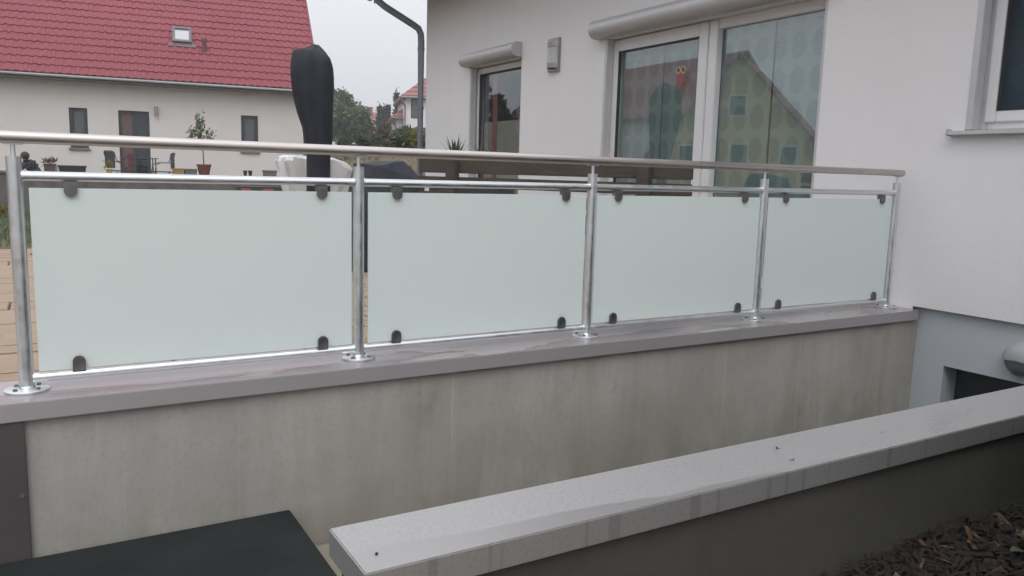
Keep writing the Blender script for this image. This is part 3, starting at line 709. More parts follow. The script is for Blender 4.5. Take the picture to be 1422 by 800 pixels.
# ------------------------------------------------------------------ garden wall and neighbour's terrace
gw = empty('garden_wall', (-2, 11.7, TZ), 'long low grey garden wall between the lawn and the red roofed house', 'wall')
child(MB().box((-14, 11.6, -.2), (4.6, 11.8, .61), .01).build('wall_body', 'stonewall'), gw)
for k in range(19): child(MB().box((-14+k*.98, 11.57, .612), (-14+k*.98+.972, 11.83, .655), .008).build('cap_stone', 'greyblock'), gw)
def pY(x, y_, Y): 
    d = fw+(x-711)/FPX*rt-(y_-400)/FPX*up; t = (Y-CAM.y)/d.y; return CAM+d*t
WT = .655
def onwall(px): p = pY(px, 240, 11.7); return p.x
x = onwall(283.5)
pot = empty('potted_tree', (x, 11.7, WT), 'young thin tree in a terracotta pot on the garden wall', 'plant')
q = MB().lathe([(.085, 0), (.115, .15), (.125, .15), (.125, .185), (.10, .185)], seg=20).build('pot', 'terracotta', smooth=True); q.parent = pot
q = MB().path([(0, 0, .17), (-.01, 0, .4), (-.03, 0, .62), (-.045, .01, .85)], [.010, .009, .007, .004], 8).build('trunk', 'bark', smooth=True); q.parent = pot
br = MB()
for t_, (dx, dz) in enumerate(((-.14, .16), (.12, .14), (-.06, .30), (.03, .2))): br.path([(-.035, 0, .60), (-.035+dx, .02*(t_-1), .60+dz)], [.005, .002], 6)
q = br.build('branches', 'bark'); q.parent = pot
P = []
for cx_, cz_, sx_, sz_, n_ in ((-.05, .87, .035, .10, 170), (-.16, .70, .05, .055, 100), (.09, .70, .04, .055, 80), (-.07, .70, .05, .06, 70)):
    P.append(np.stack([rng.normal(cx_, sx_, n_), rng.normal(0, .04, n_), rng.normal(cz_, sz_, n_)], 1))
V, F = leaf_quads(np.concatenate(P), .05, 0, .6); q = link('crown', np_mesh('crown', V, F, 'leaf'), pot)
def wallbox(px0, px1, h, d, mat, name, label, cat, fancy=None):
    x0, x1 = onwall(px0), onwall(px1); e = empty(name, ((x0+x1)/2, 11.7, WT), label, cat); w_ = (x1-x0)/2
    mb = MB(); mb.loft([[(-w_*.92, -d*.9, 0), (w_*.92, -d*.9, 0), (w_*.92, d*.9, 0), (-w_*.92, d*.9, 0)], [(-w_, -d, h), (w_, -d, h), (w_, d, h), (-w_, d, h)]])
    q = mb.build('tub', mat); q.parent = e
    q = MB().box((-w_-.006, -d-.006, h-.02), (w_+.006, d+.006, h+.004), .004).build('rim', mat); q.parent = e
    if fancy:
        n_, sz, mt = fancy; P = np.stack([rng.uniform(-w_*.9, w_*.9, n_), rng.uniform(-d*.8, d*.8, n_), np.full(n_, h)+rng.uniform(0, .04, n_)], 1)
        V, F = leaf_quads(P, sz, 1.6, .25); link('leaves', np_mesh('leaves', V, F, mt), e)
    return e
wallbox(61, 78, .12, .09, 'browngrey', 'flower_pot', 'brown flower pot with dry grass on the garden wall', 'pot', (60, .08, 'leaf_red'))
wallbox(81, 120, .10, .09, 'anth', 'window_box', 'long dark planter box on the garden wall below the small left window', 'planter')
wallbox(240, 255, .10, .08, 'yellowbox', 'ochre_tub', 'ochre tub on the garden wall beside the terracotta pot', 'tub')
wallbox(256, 273, .095, .08, 'greyblock', 'stone_trough', 'grey stone trough on the garden wall between ochre tub and terracotta pot', 'trough')
wallbox(366, 383, .105, .09, 'greyblock', 'grey_tub', 'square grey tub at the right end of the garden wall', 'tub')
for px in (340.5, 347.5):
    e = empty('small_pot', (onwall(px), 11.7, WT), 'tiny dark flower pot, one of a pair on the garden wall', 'pot', 'pair of tiny pots on the garden wall')
    q = MB().lathe([(.025, 0), (.035, .07), (.04, .07), (.04, .095), (.03, .095)], seg=14).build('pot_body', 'anth', smooth=True); q.parent = e
e = empty('yellow_flower', (onwall(152), 11.7, WT), 'small yellow flowering plant on the garden wall beside the garden chair', 'plant')
q = MB().lathe([(.04, 0), (.05, .06), (.04, .06)], seg=14).build('pot', 'yellowbox'); q.parent = e
P = np.stack([rng.normal(0, .035, 60), rng.normal(0, .03, 60), rng.uniform(.06, .18, 60)], 1); V, F = leaf_quads(P, .045, .8, .7); link('flowers', np_mesh('flowers', V, F, 'leaf_yel'), e)
e = empty('white_post', (onwall(79.3), 11.7, WT), 'short white post on the garden wall beside the dark planter box', 'post')
q = MB().box((-.012, -.012, 0), (.012, .012, .11), .003).build('shaft', 'whitepaint'); q.parent = e
q = MB().box((-.016, -.016, .1105), (.016, .016, .118), .002).build('cap', 'whitepaint'); q.parent = e

# garden table and chairs
FZ = .2
def chair(name, loc, rz, label):
    e = empty(name, loc, label, 'chair', rotz=rz)
    for s_ in (-1, 1):
        p = [(s_*.26, -.24, 0), (s_*.26, -.20, .44), (s_*.27, -.18, .60), (s_*.27, -.06, .655), (s_*.26, .20, .66), (s_*.25, .26, .86)]
        q = MB().path(p, .013, 8).build('side_frame', 'steelframe', smooth=True); q.parent = e
        q = MB().path([(s_*.25, .20, .42), (s_*.26, .27, 0)], .013, 8).build('leg', 'steelframe', smooth=True); q.parent = e
    q = MB().path([(-.25, .26, .86), (-.18, .27, .90), (.18, .27, .90), (.25, .26, .86)], .013, 8).build('top_tube', 'steelframe', smooth=True); q.parent = e
    q = MB().box((-.235, .235, .50), (.235, .255, .885), .006).build('backrest', 'darkplastic'); q.parent = e
    q = MB().box((-.25, -.24, .42), (.25, .24, .445), .006).build('seat', 'darkplastic'); q.parent = e
    return e
c1 = pY(167, 228, 18.3); chair('garden_chair', (c1.x, 18.3, FZ), rad(112), 'dark garden chair turned away, left of the table by the double door')
c2 = pY(225, 228, 18.4); chair('garden_chair', (c2.x, 18.4, FZ), rad(-88), 'garden chair with slanting tube armrest seen side on, right of the table')
tp_ = pY(193, 228, 19.0)
e = empty('garden_table', (tp_.x, 19.0, FZ), 'small garden table between two chairs before the double door', 'table')
q = MB().box((-.42, -.35, .745), (.42, .35, .765), .005).build('table_top', 'steelframe'); q.parent = e
for sx_ in (-.37, .37):
    for sy_ in (-.3, .3): q = MB().tube((sx_, sy_, 0), (sx_*.95, sy_*.95, .744), .015, seg=10).build('leg', 'steelframe'); q.parent = e

# ------------------------------------------------------------------ neighbour's house with red tiled roof
NA = Vector((2.789, 22.118, 0)); nb_ang = math.atan2(-.1495, .9888)
nh = empty('red_roof_house', (NA.x, NA.y, 0), 'cream rendered house with red tiled roof behind the garden wall', 'house', rotz=nb_ang)
# local frame: x along facade, +y away from camera, z up
def nput(ob, par=None): ob.parent = par or nh; return ob
UL, UR = -5.2, 4.40; EO = .40; EZ = 3.172; PT = rad(45); UV = 4.86
npl = lambda u, z, d: (u, d, z)
WN = [(-1.945, -1.485, 1.20, 2.31), (-.71, .093, .2, 2.30), (2.593, 3.078, 1.27, 2.335)]
mb = MB(); wall_grid(mb, 0, UL, UR, -.3, 3.45, WN, .14, npl)
DP = 9.6
mb.quad((UR, 0, -.3), (UR, DP, -.3), (UR, DP, 3.45), (UR, 0, 3.45)); mb.quad((UL, 0, -.3), (UL, DP, -.3), (UL, DP, 3.45), (UL, 0, 3.45)); mb.quad((UL, DP, -.3), (UR, DP, -.3), (UR, DP, 3.45), (UL, DP, 3.45))
for u in (UL, UR): mb.quad((u, 0, 3.45), (u, DP, 3.45), (u, DP/2, 3.45+DP/2-.15), (u, DP/2-.01, 3.45+DP/2-.15))
nput(mb.build('wall', 'nplaster'))
mb = MB(); mb.box((UL+.1, .3, 0), (UR-.1, 4, 3)); q = mb.build('room', 'roomn'); nput(q)
for f_ in list(q.data.polygons): pass
for i, (u0, u1, z0_, z1_) in enumerate(WN):
    mb = MB(); t = .075
    for lo, hi in (((u0, .05, z0_), (u0+t, .12, z1_)), ((u1-t, .05, z0_), (u1, .12, z1_)), ((u0+t, .052, z1_-t), (u1-t, .118, z1_)), ((u0+t, .052, z0_), (u1-t, .118, z0_+t))): mb.box(lo, hi, .004)
    if i == 1: mb.box(((u0+u1)/2-.055, .048, z0_+t), ((u0+u1)/2+.025, .121, z1_-t), .004)
    f_ = nput(mb.build('double_door' if i == 1 else 'window', 'anth'))
    f_['label'] = 'dark framed double door with red curtain in its left leaf' if i == 1 else 'small dark framed window'
    if i == 1:
        um = (u0+u1)/2; nput(MB().box((u0+t, .085, z0_+t), (um-.055, .09, z1_-t)).build('pane', 'nglass'), f_); nput(MB().box((um+.025, .085, z0_+t), (u1-t, .09, z1_-t)).build('pane', 'nglass'), f_)
        nput(MB().box((u0+t, .13, z0_), (um-.05, .135, z1_)).build('curtain', 'blind_red'), f_)
    else:
        nput(MB().box((u0+t, .085, z0_+t), (u1-t, .09, z1_-t)).build('pane', 'nglass'), f_)
        nput(MB().box((u0-.04, -.06, z0_-.05), (u1+.04, .06, z0_-.002), .006).build('sill', 'greyblock'), f_)
        nput(MB().box((u0+t+.03, .13, z0_+.1), (u1-t-.03, .134, z1_-.1)).build('blind', 'greyblock'), f_)
ln_ = empty('outdoor_lamp', (0, 0, 0), 'small grey cylinder wall lamp beside the double door of the red roofed house', 'lamp')
lpos = nh.matrix_basis @ Vector((.285, -.06, 2.33)) if False else NA+Matrix.Rotation(nb_ang, 3, 'Z') @ Vector((.285, -.07, 2.33))
ln_.location = lpos; ln_.rotation_euler = (0, 0, nb_ang)
q = MB().lathe([(.035, -.13), (.05, -.125), (.05, .125), (.035, .13)], seg=16).build('cylinder', 'lampmetal', smooth=True); q.parent = ln_
q = MB().box((-.03, .0, -.03), (.03, .075, .03)).build('bracket', 'lampmetal'); q.parent = ln_
# roof: deck + tiles
cP, sP = math.cos(PT), math.sin(PT); TL = (DP/2+EO)/cP
def rp_(u, t, n=0): return Vector((u, -EO+t*cP-n*sP, EZ+t*sP+n*cP))
mb = MB()
mb.prism([tuple(rp_(UL-.4, .0, -.02)), tuple(rp_(UL-.4, TL, -.02)), (UL-.4, DP+EO, EZ), (UL-.4, DP+EO, EZ-.12), tuple(rp_(UL-.4, TL, -.2)), tuple(rp_(UL-.4, .05, -.14))], (UV-.02-UL+.4, 0, 0))
roof = nput(mb.build('roof', 'dartile'))
TW, TG = .205, .32
def tile_verts():
    V, F = [], []; n = 7
    prof = [(k/n, .028*math.sin(math.pi*min(1, (k/n)/.62)) if k/n < .62 else -.006*math.sin(math.pi*(k/n-.62)/.38)) for k in range(n+1)]
    for t, dz in ((-.03, .030), (TG+.02, .002)):
        for (uu, hh) in prof: V.append((uu*TW, t*1.0, hh+dz))
    for (uu, hh) in prof: V.append((uu*TW, -.03, hh+.004))
    m_ = n+1
    for k in range(n): F.append((k, k+1, m_+k+1, m_+k)); F.append((2*m_+k, 2*m_+k+1, k+1, k))
    return np.array(V), np.array(F)
TVv, TFf = tile_verts()
tme = np_mesh('roof_tile', TVv, TFf, 'redtile'); tme.polygons.foreach_set('use_smooth', [True]*len(tme.polygons)); tme.set_sharp_from_angle(angle=rad(50))
nc = int((UV-UL+.4)/TW); nr = int(TL/TG)
Ttr = Matrix(((1, 0, 0), (0, cP, -sP), (0, sP, cP))).to_4x4()
bigV, bigF = [], []; made = 0; nrow_parts = 6
for r_ in range(nr):
    for c_ in range(nc):
        u = UV-(c_+1)*TW; t = r_*TG; jit = random.uniform(-.003, .003)
        p = rp_(u, t, .012+jit)
        if r_ < 8 and made < 300 and c_ < 44:
            ob = link('roof_tile', tme, roof); ob.matrix_local = Matrix.Translation(p) @ Ttr; made += 1
        else:
            R3 = np.array(Ttr.to_3x3()); V = TVv @ R3.T+np.array(p); bigF.append(TFf+len(bigV)*len(TVv)); bigV.append(V)
q = link('upper_tiles', np_mesh('upper_tiles', np.concatenate(bigV), np.concatenate(bigF), 'redtile'), roof); q['kind'] = 'stuff'
q.data.polygons.foreach_set('use_smooth', [True]*len(q.data.polygons)); q.data.set_sharp_from_angle(angle=rad(50))
nput(MB().box((UL-.4, -EO-.11, EZ-.09), (UV, -EO-.01, EZ-.03), .02).build('gutter', 'alu'))
nput(MB().box((UL-.4, -EO+.0, EZ-.16), (UV-.03, -EO+.35, EZ-.135)).build('soffit', 'greyblock'))
nput(MB().prism([tuple(rp_(UV, -.02, -.12)), tuple(rp_(UV, -.02, .06)), tuple(rp_(UV, TL, .06)), tuple(rp_(UV, TL, -.12))], (.04, 0, 0)).build('verge_board', 'redtile'))
# skylight and vent
sk = MB(); u0, u1, t0, t1 = .76, 1.29, 1.66, 2.36
for lo, hi in (((u0, t0), (u0+.07, t1)), ((u1-.07, t0), (u1, t1)), ((u0+.07, t1-.09), (u1-.07, t1)), ((u0+.07, t0), (u1-.07, t0+.09))):
    poly = [rp_(lo[0], lo[1], .02), rp_(hi[0], lo[1], .02), rp_(hi[0], hi[1], .02), rp_(lo[0], hi[1], .02)]; nrm = Vector((0, -sP, cP))*.10
    sk.prism([tuple(p) for p in poly], nrm)
sk_o = nput(sk.build('skylight', 'skyframe'), roof)
nput(MB().prism([tuple(rp_(a_, b_, .07)) for a_, b_ in ((u0+.07, t0+.09), (u1-.07, t0+.09), (u1-.07, t1-.09), (u0+.07, t1-.09))], Vector((0, -sP, cP))*.015).build('pane', 'skyglass'), sk_o)
nput(MB().prism([tuple(rp_(a_, b_, .045)) for a_, b_ in ((u0-.12, t0-.16), (u1+.12, t0-.16), (u1+.10, t0-.01), (u0-.10, t0-.01))], Vector((0, -sP, cP))*.015).build('flashing', 'skyframe'), sk_o)
b0 = rp_(1.63, 1.35, .0); nput(MB().tube(b0, b0+Vector((0, 0, .34)), .075, .06, 14).tube(b0+Vector((0, 0, .34)), b0+Vector((0, 0, .42)), .095, .085, 14).build('vent_pipe', 'ventred', smooth=True), roof)

# person kneeling by the neighbour's wall
def person():
    base = pix(44, 240, 20.0); e = empty('person', (base.x, base.y, FZ), 'person in dark navy clothes kneeling in front of the red roofed house', 'person', rotz=rad(-12))
    J = {}; verts = []; edges = []; rads = []
    def v(n, p, r): J[n] = len(verts); verts.append(p); rads.append(r)
    def ed(a_, b_): edges.append((J[a_], J[b_]))
    v('pelvis', (.16, .05, .27), .15); v('waist', (.06, .02, .38), .14); v('chest', (-.03, -.02, .50), .15); v('upper', (-.085, -.04, .58), .11); v('neck', (-.10, -.05, .635), .055)
    v('head1', (-.115, -.065, .70), .082); v('head2', (-.12, -.06, .765), .075)
    for a_, b_ in (('pelvis', 'waist'), ('waist', 'chest'), ('chest', 'upper'), ('upper', 'neck'), ('neck', 'head1'), ('head1', 'head2')): ed(a_, b_)
    for s_, n in ((-1, 'r'), (1, 'l')):
        y_ = .03+s_*.16
        v('sh'+n, (-.05+.05*s_, y_*.95, .55), .075); v('el'+n, (-.16+.1*s_, y_*1.2, .32), .05); v('wr'+n, (-.30, y_*.6-.02, .16), .033); v('palm'+n, (-.345, y_*.55-.02, .11), .032)
        ed('upper', 'sh'+n); ed('sh'+n, 'el'+n); ed('el'+n, 'wr'+n); ed('wr'+n, 'palm'+n)
        for k in range(4):
            v('f%d%s' % (k, n), (-.385, y_*.55-.045+.018*k, .07), .009); v('g%d%s' % (k, n), (-.395+.004*k, y_*.55-.045+.018*k, .035), .008); ed('palm'+n, 'f%d%s' % (k, n)); ed('f%d%s' % (k, n), 'g%d%s' % (k, n))
        v('th'+n, (-.345, y_*.55-.07*s_, .085), .010); ed('palm'+n, 'th'+n)
        v('hip'+n, (.15, .05+s_*.10, .23), .105); v('kn'+n, (-.14, .05+s_*.15, .085), .075); v('an'+n, (.24, .05+s_*.13, .06), .045); v('toe'+n, (.36, .05+s_*.13, .035), .035)
        ed('pelvis', 'hip'+n); ed('hip'+n, 'kn'+n); ed('kn'+n, 'an'+n); ed('an'+n, 'toe'+n)
    me = bpy.data.meshes.new('body_cage'); me.from_pydata(verts, edges, []); ob = bpy.data.objects.new('body_cage', me); COL.objects.link(ob)
    sk_ = ob.modifiers.new('skin', 'SKIN')
    if not me.skin_vertices: 
        bpy.context.view_layer.objects.active = ob; bpy.ops.mesh.customdata_skin_add()
    for i, d in enumerate(me.skin_vertices[0].data): d.radius = (rads[i], rads[i]); d.use_root = (i == 0)
    ob.modifiers.new('sub', 'SUBSURF').levels = 2
    dg = bpy.context.evaluated_depsgraph_get(); bme = bpy.data.meshes.new_from_object(ob.evaluated_get(dg)); bpy.data.objects.remove(ob)
    bme.materials.clear(); bme.materials.append(M['navy']); bme.materials.append(M['skin'])
    for p in bme.polygons:
        c_ = p.center; p.use_smooth = True
        p.material_index = 1 if (c_.z > .635 and c_.x < -.02) or (c_.x < -.32) else 0
    body = link('body', bme, e)
    mb = MB(); bmesh.ops.create_icosphere(mb.bm, subdivisions=3, radius=1)
    for vv in list(mb.bm.verts):
        c_ = vv.co
        vv.co = Vector((-.112+c_.x*.100, -.055+c_.y*.100, .735+c_.z*.105))
    geom = [vv for vv in mb.bm.verts if vv.co.y > .0 and vv.co.z < .74]; bmesh.ops.delete(mb.bm, geom=geom, context='VERTS')
    q = mb.build('hair', 'hair', smooth=True); q.parent = e
    mb = MB(); mb.box((-.02, -.16, .42), (.13, .19, .60), .05, ); q = mb.build('backpack', 'navy', smooth=True, ang=80); q.parent = e
    for s_ in (-1, 1):
        mb = MB(); bmesh.ops.create_icosphere(mb.bm, subdivisions=1, radius=.009, matrix=Matrix.Translation((-.118+s_*.03, .030, .725))); q = mb.build('eye', 'hair'); q.parent = e
    mb = MB().path([(-.117, .020, .72), (-.117, .050, .695), (-.117, .024, .69)], [.008, .012, .006], 8); q = mb.build('nose', 'skin'); q.parent = e
person()

# ------------------------------------------------------------------ trees and shrubs
def tree(name, px, py_top, depth, width_px, label, mat, kind='broad', base=None, n=5200, group=None, lean=0, leaf=.17):
    top = pix(px, py_top, depth); x, y_ = top.x, top.y; zb = gh(x, y_) if base is None else base
    H = top.z-zb; R_ = width_px*depth/FPX/2
    e = empty(name, (x, y_, zb), label, 'tree', group)
    q = MB().path([(0, 0, -.2), (.03*R_, 0, H*.3), (.0, .05*R_, H*.6), (.02*R_, 0, H*.92)], [max(.05, H*.03), H*.024, H*.014, .012], 10).build('trunk', 'bark', smooth=True); q.parent = e
    mb = MB(); tips = []
    nb = 16 if kind == 'broad' else 22
    for k in range(nb):
        t = .18+.72*k/nb; an = k*2.4+random.random()
        if kind == 'broad': rr = R_*(.95*math.sin(math.pi*min(1, .22+.74*t))**.7)*random.uniform(.75, 1.1); dz = .16*H*random.uniform(.5, 1.3)
        else: rr = R_*(1.05-t)*random.uniform(.8, 1.1); dz = -.03*H
        p0 = Vector((0, 0, H*t*.85)); p1 = p0+Vector((math.cos(an)*rr, math.sin(an)*rr, dz))
        mb.path([p0, (p0+p1)/2+Vector((0, 0, .03*H)), p1], [H*.010, H*.007, .006], 6); tips.append((p0, p1))
    q = mb.build('limbs', 'bark'); q.parent = e
    P = []
    per = n//len(tips)
    for p0, p1 in tips:
        # several clumps along every limb
        for _ in range(5):
            s_ = random.uniform(.45, 1.05); c_ = p0.lerp(p1, s_)+Vector((random.gauss(0, .12*R_), random.gauss(0, .12*R_), random.gauss(0, .05*H)))
            sg = R_*random.uniform(.09, .19); m_ = per//5
            P.append(np.array(c_)+rng.normal(size=(m_, 3))*np.array([sg, sg, sg*.8 if kind == 'broad' else sg*.6]))
    m_ = n//10; P.append(np.array((0, 0, H*.93))+rng.normal(size=(m_, 3))*np.array([R_*.13, R_*.13, H*.05]))
    P = np.concatenate(P); P[:, 2] = np.maximum(P[:, 2], .1)
    V, F = leaf_quads(P, leaf, .2, .6); q = link('crown', np_mesh('crown', V, F, mat), e); return e
tree('broadleaf_tree', 476, 130, 46, 50, 'tall light green tree with loose crown behind the covered parasol', 'leaf', n=7000, leaf=.2)
tree('broadleaf_tree', 499, 150, 47, 40, 'rounded fresh green tree in front of the dark gabled barn', 'leaf', n=6000, leaf=.2)
tree('broadleaf_tree', 458, 140, 52, 40, 'darker green tree half hidden by the covered parasol', 'leaf_dark', n=5000, leaf=.2)
for px, pt_, wd, lb in ((527, 149, 13, 'dark conifer with blunt top beside the distant red roof chimney'), (533, 153, 15, 'squat dark conifer in the middle of the distant conifer row'), (539, 148, 14, 'dark conifer with pointed top in the distant conifer row'), (551, 132, 15, 'tallest dark conifer leaning beside the distant white house')):
    tree('conifer', px, pt_, 62, wd, lb, 'conifer', 'con', n=2600, group='row of distant dark conifers', leaf=.22)
def shrub(name, px, py_top, py_bot, depth, wpx, mat, label, n=1800, leaf=.1, group=None):
    tp = pix(px, py_top, depth); bt = pix(px, py_bot, depth); zb = min(bt.z, gh(tp.x, tp.y)); H = max(.25, tp.z-zb); R_ = wpx*depth/FPX/2
    e = empty(name, (tp.x, tp.y, zb), label, 'shrub', group); mb = MB(); P = []
    for k in range(9):
        an = k*2.4; ti = .25+.5*(k % 3)/2; p1 = Vector((math.cos(an)*R_*ti*1.1, math.sin(an)*R_*ti*1.1, H*(1-.35*ti)*random.uniform(.75, .95)))
        mb.path([(0, 0, -.05), p1*.5+Vector((0, 0, .1*H)), p1], [.022, .014, .006], 6)
        for s_ in (.35, .6, .8, 1.0):
            sg = .19*R_; P.append(np.array(p1*s_+Vector((random.gauss(0, .13*R_), random.gauss(0, .13*R_), 0)))+rng.normal(size=(n//36, 3))*np.array([sg, sg, .085*H]))
    q = mb.build('stems', 'bark'); q.parent = e
    P = np.concatenate(P); P[:, 2] = np.clip(P[:, 2], .02, None); V, F = leaf_quads(P, leaf, .4, .6); link('foliage', np_mesh('foliage', V, F, mat), e); return e
shrub('garden_shrub', 562, 176, 214, 19, 44, 'leaf', 'bright green bushy shrub in front of the distant white house', 3600, .10)
shrub('garden_shrub', 583, 178, 214, 18, 24, 'leaf_yel', 'yellow green shrub beside the zinc downpipe', 2200, .07)
shrub('garden_shrub', 532, 171, 214, 27, 34, 'leaf_red', 'reddish twiggy shrub left of the bright green shrub', 2200, .09)
shrub('garden_shrub', 522, 186, 216, 24, 26, 'leaf_grey', 'grey green shrub low below the dark gabled barn', 1800, .09)
shrub('garden_shrub', 502, 186, 212, 24, 16, 'leaf_dark', 'small rounded dark shrub beside the white sign posts', 1600, .09)
shrub('garden_shrub', 477, 192, 208, 26, 22, 'leaf_dark', 'low dark clipped shrub in front of the white garden fence', 1600, .09)
shrub('garden_shrub', 545, 190, 216, 22, 30, 'leaf_grey', 'low grey green shrub under the bright green shrub', 1800, .08)
shrub('flower_shrub', 2, 288, 312, 12.2, 26, 'leaf_yel', 'yellow green flowering shrub at the foot of the garden wall', 1500, .06)
# earth bank clumps
N = 6000; gxs = rng.uniform(4.6, 12, N); gys = rng.uniform(10, 24, N)
P = np.stack([gxs, gys, [gh(a_, b_) for a_, b_ in zip(gxs, gys)]], 1); V, F = leaf_quads(P, .10, 1.0, .2)
tag(link('dry_grass', np_mesh('dry_grass', V, F, 'leaf_red')), 'dry tufts on the brown earth bank behind the terrace', 'grass', kind='stuff')

# ------------------------------------------------------------------ far buildings
def far_house(name, c, rz, w_, d_, ez, pitch_, wall, roofm, label, z0=1.0, wins=(), ridge='x', chimney=None, ov=.35, floorz=None):
    e = empty(name, (c[0], c[1], z0), label, 'house', rotz=rz)
    rise = math.tan(rad(pitch_))*d_/2; x0, x1 = -w_/2, w_/2; y0, y1 = -d_/2, d_/2
    mb = MB(); pen = [(x0, y0, -.5), (x0, y1, -.5), (x0, y1, ez), (x0, 0, ez+rise), (x0, y0, ez)]; mb.prism(pen, (w_, 0, 0)); q = mb.build('wall', wall); q.parent = e
    ovz = ov*math.tan(rad(pitch_)); th = .14
    prof = [(y0-ov, ez-ovz+.02), (0, ez+rise+.02), (y1+ov, ez-ovz+.02), (y1+ov, ez-ovz+.02+th), (0, ez+rise+.02+th), (y0-ov, ez-ovz+.02+th)]
    mb = MB(); mb.prism([(x0-ov, y_, z) for y_, z in prof], (w_+2*ov, 0, 0)); rf_ = mb.build('roof', roofm); rf_.parent = e
    # courses of tiles as steps
    mb = MB(); sl = math.hypot(d_/2+ov, rise+ovz); nn_ = int(sl/.45); pr_ad = rad(pitch_)
    for s_ in (-1, 1):
        for k in range(nn_):
            t0 = k*.45; t1 = t0+.45
            pts = []
            for t, nz in ((t0, .035), (t1, .004), (t1, -.005), (t0, -.005)):
                yy = (d_/2+ov)-t*math.cos(pr_ad)+nz*math.sin(pr_ad); zz = ez-ovz+.02+th+t*math.sin(pr_ad)+nz*math.cos(pr_ad); pts.append((x0-ov, s_*yy, zz))
            mb.prism(pts, (w_+2*ov, 0, 0))
    q = mb.build('tile_courses', roofm); q.parent = rf_
    if chimney: q = MB().box((chimney-.2, -.2, ez+rise-.5), (chimney+.2, .2, ez+rise+.5), .02).box((chimney-.25, -.25, ez+rise+.501), (chimney+.25, .25, ez+rise+.58)).build('chimney', 'oldtile'); q.parent = rf_
    for (face, u, z, ww, hh) in wins:
        def pt_(uu, zz, dd): return {'f': (uu, y0-dd, zz), 'r': (x1+dd, uu, zz), 'l': (x0-dd, uu, zz), 'b': (uu, y1+dd, zz)}[face]
        mb = MB(); t = .09
        for a0, a1, b0_, b1_ in ((u-ww/2, u+ww/2, z, z+t), (u-ww/2, u+ww/2, z+hh-t, z+hh), (u-ww/2, u-ww/2+t, z+t, z+hh-t), (u+ww/2-t, u+ww/2, z+t, z+hh-t), (u-.04, u+.04, z+t, z+hh-t)):
            A = Vector(pt_(a0, b0_, .0)); B = Vector(pt_(a1, b1_, .05)); mb.box([min(a_, b_) for a_, b_ in zip(A, B)], [max(a_, b_) for a_, b_ in zip(A, B)])
        wq = mb.build('window', 'whitepaint'); wq.parent = e
        A = Vector(pt_(u-ww/2+t, z+t, .005)); B = Vector(pt_(u+ww/2-t, z+hh-t, .02)); q = MB().box([min(a_, b_) for a_, b_ in zip(A, B)], [max(a_, b_) for a_, b_ in zip(A, B)]).build('pane', 'skyglass'); q.parent = wq
        q.data.materials.clear(); q.data.materials.append(M['anth'])
    return e
# white house right of the conifers: main block and lower wing, both with hipped roofs
def hip_house(name, lx, ly, ez_px, depth, w_, d_, rz, pitch_, label, wins, ov=.45, z0=1.0):
    """front-left wall corner stands on pixel column lx at the given depth; eave height from pixel row ez_px"""
    c_ = pix(lx, ez_px, depth); e = empty(name, (c_.x, c_.y, z0), label, 'house', rotz=rz); ez = c_.z-z0
    q = MB().box((0, 0, -.5), (w_, d_, ez)).build('wall', 'whitewall'); q.parent = e
    mb = MB(); tp = math.tan(rad(pitch_)); run = min(w_, d_)/2+ov; n_ = int(run/.3); 
    for k in range(n_):
        i0, i1 = run*k/n_, run*(k+1)/n_
        R_ = []
        for ii, dz in ((i0, -.005 if k else -.1), (i0, .05), (i1-.001, 0.0)):
            z = ez+(ii if dz != .05 else i0)*tp*1.0+dz-.02; R_.append([(-ov+ii, -ov+ii, z), (w_+ov-ii, -ov+ii, z), (w_+ov-ii, d_+ov-ii, z), (-ov+ii, d_+ov-ii, z)])
        mb.loft(R_)
    q = mb.build('roof', 'oldtile'); q.parent = e
    for u, z, ww, hh in wins:
        wq = MB().box((u, -.03, z), (u+ww, .02, z+hh), .01).build('window', 'anth'); wq.parent = e
        q = MB().box((u+.06, -.04, z+.06), (u+ww-.06, -.031, z+hh-.06)).build('pane', 'skyglass2'); q.parent = wq
    g_ = MB().path([(-ov-.04, -ov-.04, ez-.1), (w_+ov, -ov-.04, ez-.1)], .06, 8).build('gutter', 'zincpipe'); g_.parent = e
    q = MB().path([(-ov, -ov-.03, ez-.12), (-ov+.05, -ov+.05, ez-.35), (-.06, -.06, ez-.55), (-.06, -.06, -.3)], .045, 8).build('downpipe', 'zincpipe'); q.parent = e
    return e
M['whitewall'] = plaster('far_white_wall', (.74, .73, .73), 40, .2); M['skyglass2'] = simple('dim_pane', (.09, .10, .11), .2)
hip_house('white_villa', 564, 190, 133, 44, 6.0, 6.0, rad(-18), 38, 'white two storey house with tall window beside the zinc downpipe', [(.28, 2.75, .42, 1.25), (.45, .9, 1.5, 1.35)], .28)
hip_house('villa_annex', 551, 190, 162, 46, 3.5, 5.0, rad(-18), 38, 'low annex with pale red roof attached left of the distant white house', [(.28, 1.0, .55, .9)], .3)
p = pix(497, 200, 56); far_house('barn', (p.x-.6, p.y+3), rad(68), 6, 5.2, 2.4, 42, 'greyblock', 'dartile', 'dark gabled barn behind the green trees', 1.5, [('l', .9, .9, .9, 1.2)], ov=.4)
p = pix(519, 190, 72); far_house('cottage', (p.x, p.y+3), rad(20), 5, 5, 2.5, 40, 'nplaster', 'oldtile', 'distant house with red roof and chimney left of the conifers', 1.5, [], chimney=.9)
